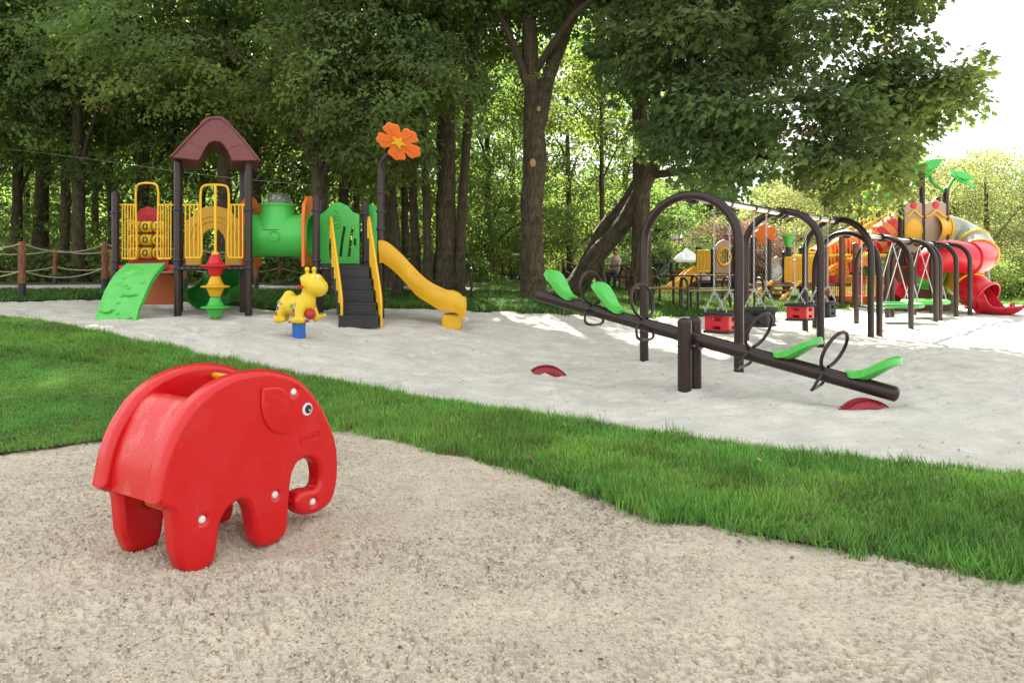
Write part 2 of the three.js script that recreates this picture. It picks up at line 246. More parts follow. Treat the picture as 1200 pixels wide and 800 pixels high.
const bladeMat = new THREE.MeshPhysicalMaterial({ color: rgb(1, 1, 1), roughness: 0.8, transmission: 0.4, thickness: 0, side: THREE.DoubleSide, specularIntensity: 0.35 });
const dummy = new THREE.Object3D();
function scatter(name, geo, m, list, parent) {
  const o = new THREE.InstancedMesh(geo, m, list.length); o.name = parent ? name : numbered(name); o.userData.kind = 'stuff'; o.castShadow = o.receiveShadow = true;
  list.forEach((q, i) => { dummy.position.copy(q.p); if (q.q) dummy.quaternion.copy(q.q); else dummy.rotation.set(q.rx || 0, q.r || 0, q.rz || 0); const s = q.s ?? 1; if (q.sy) dummy.scale.set(s, s * q.sy, s); else dummy.scale.setScalar(s); dummy.updateMatrix(); o.setMatrixAt(i, dummy.matrix); if (q.c) o.setColorAt(i, q.c); });
  (parent || scene).add(o); return o;
}
function between(A, B, n, seed, fn, wt = () => 1) {             // points spread over the net between two edges, denser where wt is larger
  const R = rng(seed), a = resample(A, 300), b = resample(B, 300), w = []; let tot = 0;
  for (let i = 0; i < 300; i++) { const area = a[i].distanceTo(a[i + 1]) * a[i].distanceTo(b[i]) * wt(a[i].clone().lerp(b[i], 0.5)); tot += area; w.push(tot); }
  const out = []; for (let k = 0; k < n; k++) { const r = R() * tot; let i = w.findIndex(q => q >= r); if (i < 0) i = 299; const f = i + R(), t = R(), i0 = Math.floor(f), g = f - i0, p = a[i0].clone().lerp(a[i0 + 1], g).lerp(b[i0].clone().lerp(b[i0 + 1], g), t); const e = fn(p.x, p.z, t, R); if (e) out.push(e); } return out;
}
const near = (p) => 1 / (0.6 + Math.hypot(p.x, p.z) * 0.24);
const gcol = (x, z, R, base) => { const k = 0.45 + 0.95 * fbm(x * 2.2, z * 2.2, 101, 4) + (R() - 0.5) * 0.5, y = R(); return y > 0.95 ? rgb(0.3, 0.27, 0.1) : rgb(base[0] * k * (0.82 + 0.3 * noise(x * 2.3, z * 2.3, 105)), base[1] * k, base[2] * k); };
tag(scatter('grass_strip', blades(9, 0.085, 0.0042, 0.05, 5), bladeMat, between(E_stripTop, E_stripLow, 74000, 7, (x, z, t, R) => {
  if (t > 0.9) { z += 0.1 * (noise(x * 4, z * 4, 120) - 0.35) * (t - 0.9) * 10 + (R() > 0.93 ? R() * 0.12 : 0); }
  const h = (0.28 + 0.95 * fbm(x * 3.1, z * 3.1, 111, 3)) * (0.7 + 0.6 * R()) * (R() > 0.97 ? 1.5 : 1); return { p: V(x, G(x, z) + 0.004, z), r: R() * 6.28, rx: (R() - 0.5) * 0.8, rz: (R() - 0.5) * 0.8, s: 0.85 + 0.4 * R(), sy: h, c: gcol(x, z, R, [0.2, 0.4, 0.065]) };
}, near)), 'bright green lawn strip curving between the two sand areas', 'grass');
tag(scatter('short_turf', blades(22, 0.022, 0.003, 0.07, 9, 0.9), bladeMat, between(E_turfTop, E_turfLow, 36000, 17, (x, z, t, R) => ({ p: V(x, G(x, z) + 0.011, z), r: R() * 6.28, s: 0.9 + 0.3 * R(), c: gcol(x, z, R, [0.2, 0.42, 0.075]) }), near)), 'flat short dark green turf patch behind the red elephant', 'grass');
const E_lawnB = line([-140, 341.5], [0, 341.5], [110, 341.5], [200, 341.5], [300, 341.5], [380, 341.5], [470, 341.5], [560, 343], [640, 345]);
const E_back9 = E_sandBack.slice(0, 9);
struct('verge_soil', sheet(E_back9, E_lawnB, 80, 8, (x, z) => G(x, z) + 0.006, 1.2), MG.soil);
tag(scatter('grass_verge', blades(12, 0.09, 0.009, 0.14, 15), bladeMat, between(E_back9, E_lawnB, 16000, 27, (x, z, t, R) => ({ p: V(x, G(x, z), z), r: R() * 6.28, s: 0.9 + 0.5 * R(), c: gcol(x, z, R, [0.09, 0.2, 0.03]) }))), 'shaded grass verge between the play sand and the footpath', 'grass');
const E_lawnC = E_sandBack.slice(7).map(p => V(p.x, 0, p.z - 0.05)), E_lawnD = line([560, 332], [640, 331], [740, 330], [800, 330], [860, 330], [930, 330], [1000, 329], [1100, 328], [1200, 327], [1300, 326]);
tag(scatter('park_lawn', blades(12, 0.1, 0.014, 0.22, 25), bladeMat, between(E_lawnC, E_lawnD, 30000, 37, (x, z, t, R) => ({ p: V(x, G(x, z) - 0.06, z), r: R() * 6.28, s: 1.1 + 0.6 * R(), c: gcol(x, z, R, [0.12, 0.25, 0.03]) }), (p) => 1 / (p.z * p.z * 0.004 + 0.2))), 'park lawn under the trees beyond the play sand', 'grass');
// crumbs of sand and fallen bits
tag(scatter('sand_crumbs', new THREE.IcosahedronGeometry(1, 0), new THREE.MeshStandardMaterial({ color: rgb(1, 1, 1), roughness: 1 }), between(E_pit.map(p => V(p.x, 0, p.z + 0.03)), E_pitNear, 90000, 47, (x, z, t, R) => {
  const s = 0.0016 + 0.006 * Math.pow(R(), 3), k = 0.85 + 0.3 * R(); return { p: V(x, G(x, z) + crumb(x, z) + s * 0.2, z), r: R() * 6, rx: R() * 6, s, sy: 0.75, c: rgb(0.48 * k, 0.41 * k, 0.315 * k) };
}, near)), 'loose crumbs of damp sand over the near pit', 'sand');
const litterG = (() => { const g = new THREE.BufferGeometry(); g.setAttribute('position', new THREE.Float32BufferAttribute([0, 0, 0, 0.4, 0.12, 0.35, 1, 0.03, 0, 0.45, 0.15, -0.33, 0.5, 0.02, 0], 3)); g.setIndex([0, 1, 4, 1, 2, 4, 0, 4, 3, 4, 2, 3]); g.computeVertexNormals(); return g; })();
const dry = (R) => { const k = 0.5 + 0.7 * R(); return R() > 0.45 ? rgb(0.2 * k, 0.1 * k, 0.04 * k) : R() > 0.5 ? rgb(0.45 * k, 0.28 * k, 0.12 * k) : rgb(0.08 * k, 0.06 * k, 0.045 * k); };
const litterM = new THREE.MeshStandardMaterial({ color: rgb(1, 1, 1), roughness: 0.8, side: THREE.DoubleSide });
tag(scatter('fallen_leaves', litterG, litterM, [
  ...between(E_stripTop, E_sandBack, 4200, 57, (x, z, t, R) => ({ p: V(x, dune(x, z) + 0.004, z), r: R() * 6.28, rz: R() * 0.4, s: 0.012 + 0.022 * R() * R(), c: dry(R) }), near),
  ...between(E_stripTop, E_stripLow, 150, 58, (x, z, t, R) => ({ p: V(x, G(x, z) + 0.07, z), r: R() * 6.28, rz: R() * 0.6, s: 0.03 + 0.03 * R(), c: dry(R) })),
  ...between(E_turfTop, E_turfLow, 90, 59, (x, z, t, R) => ({ p: V(x, G(x, z) + 0.022, z), r: R() * 6.28, s: 0.02 + 0.025 * R(), c: dry(R) })),
  ...between(E_pit, E_pitNear, 60, 60, (x, z, t, R) => ({ p: V(x, G(x, z) + crumb(x, z) + 0.004, z), r: R() * 6.28, s: 0.012 + 0.018 * R(), c: dry(R) })),
]), 'small dry fallen leaves scattered over sand and grass', 'leaves');
// ---------- trees ----------
function leafSpray(n, L, wd, seed, lobed = false) {              // a drooping fan of leaves about 1 m across
  const R = rng(seed), pos = [], idx = [];
  for (let k = 0; k < n; k++) {
    const a = (R() - 0.5) * 2.6, r = 0.08 + 0.5 * Math.sqrt(R()), px = Math.cos(a) * r, pz = Math.sin(a) * r, py = -0.55 * r * r + (R() - 0.5) * 0.22;
    const h = a + (R() - 0.5) * 2.2, l = L * (0.6 + 0.6 * R()), w = l * wd, o = pos.length / 3;
    const q = new THREE.Quaternion().setFromEuler(new THREE.Euler((R() - 0.5) * 1.3, -h, -0.25 - 0.7 * R(), 'YXZ'));
    const pts = lobed ? [[0, 0, 0], [0.18, 0, 0.5], [0.42, 0, 0.24], [0.62, 0, 0.52], [0.66, 0, 0.18], [1, -0.04, 0], [0.66, 0, -0.18], [0.62, 0, -0.52], [0.42, 0, -0.24], [0.18, 0, -0.5], [0.45, -0.07, 0]] : [[0, 0, 0], [0.3, 0.03, 0.42], [0.7, 0.03, 0.3], [1, -0.06, 0], [0.7, 0.03, -0.3], [0.3, 0.03, -0.42], [0.45, -0.05, 0]];
    const m = pts.length - 1;
    for (const p of pts) { const v = V(p[0] * l, p[1] * l, p[2] * w * 2 * 0.62).applyQuaternion(q); pos.push(px + v.x, py + v.y, pz + v.z); }
    for (let i = 0; i < m; i++) idx.push(o + m, o + (i + 1) % m, o + i);
  }
  const g = new THREE.BufferGeometry(); g.setAttribute('position', new THREE.Float32BufferAttribute(pos, 3)); g.setIndex(idx); g.computeVertexNormals(); return g;
}
const sprays = [leafSpray(38, 0.11, 0.8, 3, true), leafSpray(44, 0.088, 0.8, 4), leafSpray(30, 0.15, 0.8, 5), leafSpray(40, 0.075, 0.55, 6)];
const leafM = new THREE.MeshPhysicalMaterial({ color: rgb(1, 1, 1), roughness: 1, transmission: 0.66, thickness: 0, side: THREE.DoubleSide, specularIntensity: 0.3 });
const barkTex = tex(512, (u, v) => { const a = pfbm(u, v, 4, 201, 5), r = Math.abs(noise(u * 24 + 3 * a, v * 5, 205, 0) - 0.5) * 2, b = pfbm(u, v, 40, 209, 2), k = 0.33 + 0.16 * a - 0.16 * Math.pow(1 - r, 3) + (b - 0.5) * 0.12; return [k * 1.0, k * 0.9, k * 0.68]; });
const barkBump = tex(512, (u, v) => { const a = pfbm(u, v, 4, 201, 5), r = Math.abs(noise(u * 24 + 3 * a, v * 5, 205, 0) - 0.5) * 2, b = pfbm(u, v, 40, 209, 2), k = 0.7 * r + 0.3 * b; return [k, k, k]; }, false);
const bark = new THREE.MeshStandardMaterial({ map: barkTex, color: rgb(0.6, 0.58, 0.55), roughness: 0.95, bumpMap: barkBump, bumpScale: 0.016 });
const leafCol = { maple: [0.145, 0.215, 0.055], linden: [0.15, 0.225, 0.046], pale: [0.2, 0.24, 0.08], conifer: [0.05, 0.1, 0.045] };
function lobePoints(lobes, col, R, out = []) {
  for (const [cx, cy, cz, rx, ry, rz, n, s = 1] of lobes) for (let k = 0; k < n; k++) {
    const u = R() * 2 - 1, a = R() * 6.283, q = Math.sqrt(1 - u * u), dir = V(Math.cos(a) * q, u, Math.sin(a) * q), rad = 0.45 + 0.6 * Math.pow(R(), 0.6);
    const p = V(cx + dir.x * rx * rad, cy + dir.y * ry * rad, cz + dir.z * rz * rad);
    if (noise(p.x * 0.95 + p.y * 0.8, p.z * 0.95 - p.y * 0.9, 301) < 0.43) continue;
    const yaw = Math.atan2(-dir.z, dir.x) + (R() - 0.5) * 1.4, t = 0.7 + 0.6 * R(), y = R(), w = noise(p.x * 0.6, p.z * 0.6 + p.y * 0.6, 303);
    const c = y > 0.994 ? rgb(0.26, 0.21, 0.04) : rgb(col[0] * t * (0.8 + 0.5 * w), col[1] * t, col[2] * t * (1.1 - 0.3 * w));
    out.push({ p, q: new THREE.Quaternion().setFromEuler(new THREE.Euler((R() - 0.5) * 0.8, yaw, dir.y * 0.45 + (R() - 0.5) * 0.6, 'YXZ')), s: s * (0.75 + 0.5 * R()), c });
  } return out;
}
const treeLabel = { wood: 'dark slender tree standing in the shaded wood behind the rope fences' };
function tree(name, label, base, { trunks, lobes, kind = 'linden', spray = 1, group, seed = 1, barkM = bark }) {
  const t = thing(name, label, 'tree', [base.x, G(base.x, base.z) - 0.1, base.z], 0, group);
  trunks.forEach((k, i) => part(i ? 'limb' : 'trunk', taper(k.pts, k.r, k.seg || 22, k.m || 14, k.wob ?? 0.16, seed + i), barkM, t));
  const list = lobePoints(lobes, leafCol[kind], rng(seed * 77 + 5)); if (list.length) scatter('crown', sprays[spray], leafM, list, t);
  return t;
}
// a straight tree of the wood: trunk, limbs into each lobe, crown from the given height
function woodTree(px, d, r, h, low, seed, o = {}) {
  const R = rng(seed * 991 + 3), b = V((px - 600) / F * d, 0, -d), lean = (R() - 0.5) * 0.8, lz = (R() - 0.5) * 0.8, tr = [{ pts: [[0, -0.1, 0], [lean * 0.15, h * 0.2, lz * 0.1], [lean * 0.5, h * 0.5, lz * 0.5], [lean, h * 0.92, lz]], r: [r * 1.5, r, r * 0.93, r * 0.86, r * 0.75, r * 0.6, r * 0.4, r * 0.12], m: 12 }], lobes = [];
  const k = o.lobes || 7, den = o.den || 1, W = o.w || 2.4;
  for (let i = 0; i < k; i++) {
    const f = i / (k - 1), y = mix(low + 0.6, h - 1.2, Math.pow(f, 1.1)), a = i * 2.4 + R() * 0.8, q = W * (0.75 - 0.45 * f) * (0.7 + 0.5 * R()), c = [lean * y / h + Math.cos(a) * q, y, lz * y / h + Math.sin(a) * q];
    const big = y > 9, s = (o.s || 1) * (big ? 2.3 : 1), rr = W * (0.72 + 0.3 * R());
    lobes.push([...c, rr, rr * 0.62, rr * (o.deep || 1), Math.round(den * (big ? 78 : 400)), s]);
    if (y < 10.5) { const y0 = Math.max(low * 0.6, y - q * 1.0 - 0.4); tr.push({ pts: [[lean * y0 / h, y0, lz * y0 / h], [mix(lean * y0 / h, c[0], 0.45), mix(y0, y, 0.65), mix(lz * y0 / h, c[2], 0.45)], c, [c[0] + (c[0]) * 0.25, c[1] - 0.15, c[2] * 1.25]], r: [r * 0.42, r * 0.28, r * 0.16, 0.012], seg: 10, m: 7 }); }
  }
  return tree(o.name || 'woodland_tree', o.label || treeLabel.wood, b, { trunks: tr, lobes, kind: o.kind || 'linden', spray: o.spray ?? 1, group: o.label ? o.group : 'trees of the shaded wood', seed, barkM: o.barkM || bark });
}
// front row of the wood, branches hanging towards the sand
const lead = { kind: 'linden', barkM: bark, den: 0.66, w: 2.9 };
woodTree(374, 16, 0.19, 17, 4.0, 11, { ...lead, label: 'leafy tree whose trunk rises behind the green tunnel', lobes: 10 });
woodTree(262, 19.5, 0.17, 18, 4.9, 12, { ...lead, label: 'broad leafy tree directly behind the brown tower roof', lobes: 10 });
woodTree(92, 20, 0.16, 18, 5.2, 13, { ...lead, label: 'tall tree behind the climbing ramp end of the play tower', lobes: 10 });
woodTree(-60, 18, 0.2, 18, 4.9, 14, { ...lead, label: 'leafy tree at the outer end of the rope fence', lobes: 10 });
woodTree(455, 20, 0.16, 18, 4.9, 15, { ...lead, label: 'leafy tree behind the orange flower post', lobes: 9 });
// multi-stemmed clump behind the yellow slide
{
  const b = V((517 - 600) / F * 17.2, 0, -17.2), q = [];
  for (const [x, y, l, r] of [[0.1, 0, 0.1, 0.25], [0.42, 0.1, 0.8, 0.12], [-0.28, 0.2, -0.4, 0.1], [-0.58, -0.1, -0.8, 0.11], [-0.92, 0.3, -1.3, 0.08]]) q.push({ pts: [[x, -0.1, y], [x + l * 0.12, 2.4, y], [x + l * 0.5, 6, y + l * 0.2], [x + l * 1.5, 12, y + l * 0.5]], r: [r * 1.35, r, r * 0.9, r * 0.8, r * 0.6, r * 0.2] });
  tree('multi_stem_tree', 'tree with several dark stems behind the yellow slide', b, { trunks: q, seed: 21, lobes: [[-0.6, 6.4, 1.2, 2.4, 1.3, 2.0, 560], [1.0, 7.2, 0.3, 1.9, 1.3, 1.8, 380], [-2.2, 5.9, 0.6, 1.5, 1.0, 1.4, 300], [0.1, 5.0, 1.7, 1.1, 0.6, 0.9, 130], [0, 10, 0, 3.2, 2.4, 3, 260, 2.2], [0.4, 14, -0.5, 3, 2.4, 3, 200, 2.4], [-1.4, 3.7, 1.3, 1, 0.8, 0.9, 130]] });
}
// the big forked trunk beside the seesaw
{
  const b = V((624 - 600) / F * 16.2, 0, -16.2);
  const t = tree('forked_tree', 'thick forked trunk with a pruned knot beside the seesaw', b, { seed: 22, trunks: [
    { pts: [[0, -0.1, 0], [0.02, 0.6, 0], [-0.02, 2, 0], [0.05, 3.4, 0], [0.0, 4.6, 0], [-0.12, 7, 0.1], [-0.3, 12, 0.2]], r: [0.4, 0.3, 0.25, 0.24, 0.25, 0.23, 0.2, 0.16, 0.12, 0.05], seg: 40, m: 20, wob: 0.14 },
    { pts: [[0.06, 3.9, 0], [0.3, 4.9, 0.05], [0.75, 6.2, 0.1], [1.5, 9, 0.3], [2, 12, 0.3]], r: [0.2, 0.17, 0.14, 0.1, 0.04] }, { pts: [[-0.04, 4.7, 0], [-0.5, 5.9, 0.4], [-1.3, 7.3, 0.9]], r: [0.11, 0.08, 0.03] },
    { pts: [[0.02, 5.2, 0], [0.9, 6.2, 1.0], [1.9, 6.7, 1.7]], r: [0.09, 0.06, 0.02] }],
  lobes: [[-1.2, 7.4, 1, 2.0, 0.9, 1.6, 380], [1.6, 7.4, 1.3, 2.0, 0.8, 1.6, 340], [0.2, 7.0, 1.9, 1.3, 0.6, 1.0, 150], [-0.1, 5.1, 0.5, 0.55, 0.4, 0.4, 40, 0.8], [0, 10.5, 0, 3.6, 2.4, 3.2, 300, 2.2], [0.6, 14.5, -0.4, 3.3, 2.6, 3, 230, 2.4]] });
  const knot = new THREE.MeshStandardMaterial({ color: rgb(0.42, 0.25, 0.12), roughness: 0.9 });
  for (const [x, y, s] of [[0.0, 3.16, 0.075], [0.13, 4.35, 0.05]]) part('knot', new THREE.SphereGeometry(s, 14, 10).scale(0.9, 1.25, 0.5).translate(x, y, 0.255), knot, t);
}
// the leaning maple whose crown reaches over the swings; crown written in metres from its foot
{
  const b = V((660 - 600) / F * 18, 0, -18), by = G(b.x, b.z) - 0.1, L = (px, py, d) => { const p = at(px, py, d); return [p.x - b.x, p.y - by, p.z - b.z]; };
  const lobe = (px, py, d, rx, ry, rz, n, s = 1) => [...L(px, py, d), Math.max(0.25, rx - 0.25 * s), Math.max(0.12, ry - 0.3 * s), rz, Math.round(n * 0.5), s];
  tree('leaning_maple', 'big maple with leaning twin trunks and crown over the swings', b, { seed: 23, kind: 'maple', spray: 0, trunks: [
    { pts: [[-0.35, -0.1, 0.1], [0.25, 0.35, 0], L(700, 300, 17.8), L(735, 255, 17.5), L(762, 200, 17), L(790, 130, 16.5), L(815, 60, 16), L(835, -40, 15.5), L(845, -180, 15)], r: [0.33, 0.27, 0.22, 0.2, 0.18, 0.15, 0.12, 0.08], seg: 44, m: 16 },
    { pts: [[0.1, 0.28, -0.1], [0.5, 0.75, -0.2], L(705, 272, 18), L(742, 222, 18), L(764, 170, 18.3), L(770, 60, 18.6), L(775, -100, 18.6)], r: [0.24, 0.2, 0.17, 0.15, 0.13, 0.1, 0.05], seg: 36 },
    { pts: [L(770, 190, 16.9), L(830, 150, 15.5), L(900, 118, 14.3), L(990, 118, 13.4), L(1080, 112, 13)], r: [0.11, 0.09, 0.07, 0.045, 0.012], seg: 26, m: 9 },
    { pts: [L(765, 205, 17), L(815, 198, 15.6), L(870, 185, 14.5), L(950, 190, 13.8), L(1010, 205, 13.4)], r: [0.1, 0.08, 0.06, 0.04, 0.012], seg: 24, m: 9 },
    { pts: [L(800, 100, 16.3), L(840, 85, 15), L(890, 30, 14), L(960, -20, 13.6), L(1040, -50, 13.4)], r: [0.12, 0.1, 0.08, 0.05, 0.015], seg: 24, m: 9 },
    { pts: [L(780, 160, 16.6), L(830, 60, 15.2), L(880, 20, 14.6)], r: [0.08, 0.05, 0.02], seg: 12, m: 8 }],
  lobes: [lobe(720, -10, 15.5, 1.5, 0.9, 1.4, 240), lobe(800, 50, 14.5, 1.7, 1.2, 1.5, 460), lobe(865, 25, 13.8, 1.9, 1.1, 1.6, 620), lobe(880, 115, 13.8, 1.6, 0.85, 1.4, 520), lobe(825, 150, 14.5, 1.2, 0.6, 1.1, 210), lobe(960, 50, 13.4, 1.6, 1.0, 1.4, 540), lobe(960, 135, 13.4, 1.5, 0.75, 1.3, 500), lobe(905, 175, 13.6, 1.2, 0.45, 1.0, 190), lobe(835, 195, 14.2, 0.7, 0.35, 0.7, 60),
    lobe(1010, 15, 13.2, 1.25, 0.7, 1.2, 290), lobe(1040, 112, 13.0, 1.1, 0.55, 1.0, 270), lobe(1110, 106, 12.8, 0.9, 0.3, 0.7, 130), lobe(1090, 92, 12.9, 0.7, 0.25, 0.7, 70), lobe(1000, 185, 13.0, 0.95, 0.4, 0.8, 150), lobe(1020, 215, 13.2, 0.45, 0.3, 0.5, 40), lobe(1065, 178, 12.9, 0.5, 0.35, 0.5, 40), lobe(1065, 15, 13, 0.5, 0.35, 0.5, 50), lobe(1050, 145, 13, 0.75, 0.4, 0.7, 90),
    lobe(800, -80, 15, 3, 1.6, 3, 380, 1.7), lobe(940, -80, 14, 2.8, 1.6, 2.8, 360, 1.7), lobe(1060, -70, 13.6, 1.8, 1.1, 2, 160, 1.6), lobe(850, -260, 15, 3.6, 2.4, 3.2, 260, 2.3), lobe(980, -240, 14.5, 2.6, 2, 2.8, 170, 2.3), lobe(700, -200, 16, 3.2, 2.4, 3, 220, 2.3), lobe(840, -420, 15, 3, 2.2, 3, 160, 2.5)] });
}
woodTree(752, 17.2, 0.22, 15, 7.4, 24, { kind: 'maple', spray: 0, barkM: bark, label: 'upright dark trunk standing behind the first swing arch', lobes: 8, den: 0.8, w: 2.4 });
woodTree(706, 22, 0.08, 12, 4.5, 25, { kind: 'linden', spray: 1, barkM: bark, label: 'thin straight tree between the forked trunk and leaning maple', lobes: 6, den: 0.3, w: 1.6 });
// the wood behind
const rowR = rng(404);
for (const [px, d, r, h] of [[18, 22, 0.2, 17], [46, 24, 0.3, 18], [75, 21, 0.16, 15], [132, 26, 0.18, 16], [168, 22, 0.24, 18], [205, 24, 0.22, 17], [235, 30, 0.2, 17], [300, 22, 0.2, 18], [335, 27, 0.22, 17], [400, 23, 0.2, 17], [420, 30, 0.2, 17], [476, 24, 0.17, 15], [-60, 24, 0.22, 17], [-130, 21, 0.22, 17], [-20, 30, 0.25, 18], [110, 33, 0.22, 17], [270, 35, 0.22, 17], [370, 34, 0.22, 17], [30, 36, 0.22, 18], [180, 38, 0.22, 17], [-120, 34, 0.22, 18], [455, 36, 0.2, 15]])
  woodTree(px, d, r * 0.8, h * (d > 29 ? 0.6 : 0.68), 3.4 + rowR() * 1.8, 500 + Math.round(px + d * 13), { kind: 'linden', lobes: 6, den: 0.25, w: 2.4, s: 1.3 });
for (const [px, d, r, h, lab] of [[572, 27, 0.14, 10, 'sunlit young tree behind the row of rope fence posts'], [600, 33, 0.16, 11, 'sunlit tree glowing yellow behind the forked trunk'], [668, 30, 0.14, 11, 'sunlit yellow green tree behind the leaning maple foot'], [735, 33, 0.16, 12, 'sunlit tree beyond the upright dark trunk'], [545, 36, 0.18, 12, 'sunlit tree at the back of the rope fence walk']])
  woodTree(px, d, r, h, 1.6, 600 + px, { kind: 'linden', lobes: 8, den: 0.24, w: 2.5, s: 1.1, deep: 0.45, label: lab, barkM: bark });
// trees and bushes far behind the play equipment
function roundTree(name, label, x, z, h, w, kind, seed, n = 1, s = 1.6, spray = 2, low = 0.25, group) {
  const R = rng(seed), lobes = []; for (let i = 0; i < 9; i++) { const f = i / 8, y = mix(h * low, h * 0.88, f), q = w * 0.55 * Math.sin(Math.PI * mix(0.3, 0.97, f)), a = i * 2.4 + R(); lobes.push([Math.cos(a) * q, y, Math.sin(a) * q, w * 0.5, h * 0.13, w * 0.5, Math.round(150 * n), s]); }
  return tree(name, label, V(x, 0, z), { trunks: [{ pts: [[0, -0.1, 0], [0.1, h * 0.4, 0], [0, h * 0.8, 0]], r: [0.03 * h, 0.02 * h, 0.006 * h], m: 9 }, ...[0, 1, 2].map(k => ({ pts: [[0, h * 0.3, 0], [Math.cos(k * 2.1) * w * 0.25, h * 0.5, Math.sin(k * 2.1) * w * 0.25], [Math.cos(k * 2.1) * w * 0.5, h * 0.68, Math.sin(k * 2.1) * w * 0.5]], r: [0.012 * h, 0.008 * h, 0.002 * h], seg: 8, m: 6 }))], lobes, kind, spray, seed, group });
}
roundTree('pale_tree', 'pale airy tree behind the tube slide exit', 23.5, -36, 7.3, 4.6, 'pale', 701, 1.15, 1.25, 3, 0.3);
roundTree('pale_tree', 'pale yellowish tree behind the tall slide tower', 17.5, -40, 7.0, 5.2, 'pale', 702, 1.1, 1.3, 3, 0.3);
roundTree('pale_tree', 'tall pale tree right of the tube slide', 31, -44, 9, 6, 'pale', 703, 1, 1.5, 3, 0.25);
[[9.5, -52, 6.5, 6, 'linden', 'hazy round tree above the distant flat roof'], [13.2, -58, 8, 7, 'linden', 'hazy tree behind the ramp of the slide tower'], [4.4, -56, 8, 7, 'linden', 'hazy tree beyond the white canopy'], [24, -60, 8, 8, 'linden', 'hazy tree low behind the spiral tube'], [36, -62, 10, 9, 'linden', 'hazy tree at the far side of the park'], [-1, -58, 9, 8, 'linden', 'hazy tree far beyond the forked trunk'], [45, -55, 9, 8, 'linden', 'hazy broad tree beyond the outer pale tree']].forEach(([x, z, h, w, k, l], i) => roundTree('distant_tree', l, x, z, h, w, k, 720 + i, 1, 2.3, 2, 0.12));
{ const t = roundTree('plum_tree', 'small purplish tree above the yellow barriers', 11.6, -38, 3.3, 2.8, 'linden', 740, 0.6, 1.2, 3, 0.3); t.children.filter(c => c.isInstancedMesh).forEach(c => { const R = rng(8); for (let i = 0; i < c.count; i++) { const k = 0.7 + 0.6 * R(); c.setColorAt(i, rgb(0.16 * k, 0.08 * k, 0.07 * k)); } }); }
function bush(label, px, d, w, h, kind, seed, n = 1, group) {
  const b = V((px - 600) / F * d, 0, -d), lobes = []; const R = rng(seed); for (let i = 0; i < 6; i++) lobes.push([(R() - 0.5) * w * 0.7, h * (0.25 + 0.4 * R()), (R() - 0.5) * w * 0.5, w * 0.36, h * 0.34, w * 0.34, Math.round(70 * n), 0.8 * Math.min(1.6, w * 0.5)]);
  const t = thing('bush', label, 'bush', [b.x, G(b.x, b.z), b.z], 0, group);
  for (let i = 0; i < 3; i++) part('stem', bar([0, -0.1, 0], [(i - 1) * w * 0.25, h * 0.6, (i % 2) * 0.2], 0.025, 0.01, 6), bark, t);
  scatter('foliage', sprays[3], leafM, lobePoints(lobes, leafCol[kind], R), t); return t;
}
bush('rounded dark bush beside the white notice board', 750, 30, 2.4, 1.7, 'conifer', 801);
bush('low spreading bush under the white canopy edge', 770, 33, 3.0, 1.5, 'linden', 802);
bush('clipped evergreen bush behind the hoop benches', 812, 34, 2.6, 1.9, 'conifer', 803);
bush('dark bush behind the exit of the tube slide', 1125, 30, 3.4, 1.8, 'linden', 804, 1.3);
bush('wide bush behind the red slide mouth', 1180, 32, 3.6, 2.0, 'linden', 805, 1.3);
bush('bush at the park edge beyond the tube slide', 1240, 32, 3.6, 2.2, 'linden', 806);
bush('hazy bush beside the distant flat-roofed building', 935, 40, 3, 2.2, 'linden', 807);
bush('bush behind the yellow ramp railings', 985, 42, 4, 2.6, 'linden', 808);
bush('bush in front of the leaning maple view gap', 690, 34, 3, 2, 'linden', 809);
bush('leafy bush behind the row of rope fence posts', 570, 31, 3.4, 2.6, 'linden', 810, 1.3);
// undergrowth of the wood, one mass
{
  const R = rng(909), list = []; for (let k = 0; k < 6500; k++) { const d = 17 + 25 * R(), px = -220 + 790 * R(), x = (px - 600) / F * d, h = (R() < 0.8 ? 1.2 : 3.6) * Math.pow(R(), 1.3) * (d > 27 ? 1.5 : 0.75), c = leafCol['linden'], t = 0.7 + 0.6 * R(); if (noise(x * 0.8, d * 0.8, 77) < 0.33 || (EYE - G(x, -d)) * F / d > 15.5) continue; list.push({ p: V(x, G(x, -d) + h + 0.1, -d), r: R() * 6.28, rx: (R() - 0.5) * 0.7, s: 0.8 + 0.9 * R(), c: rgb(c[0] * t, c[1] * t, c[2] * t) }); }
  tag(scatter('undergrowth', sprays[1], leafM, list), 'dark tangled undergrowth covering the floor of the wood', 'undergrowth');
  const far = []; for (let k = 0; k < 9000; k++) { const f = R(), x = -75 + 190 * (f < 0.6 ? f * 0.66 : f), z = -64 - 22 * R(), top = x > -9 && x < 15 ? 4 : x < 4 ? 8.5 + 4 * fbm(x * 0.3, 1, 55, 3) : 6 + 4.5 * fbm(x * 0.09, 1, 55, 3), t = 0.7 + 0.6 * R(); far.push({ p: V(x, Math.pow(R(), 0.8) * top, z), r: R() * 6.28, rx: (R() - 0.5) * 0.8, s: 2.4 + 1.6 * R(), c: rgb(0.15 * t, 0.225 * t, 0.046 * t) }); }
  tag(scatter('distant_wood', sprays[2], leafM, far), 'hazy belt of woodland closing the park behind everything', 'woodland');
}
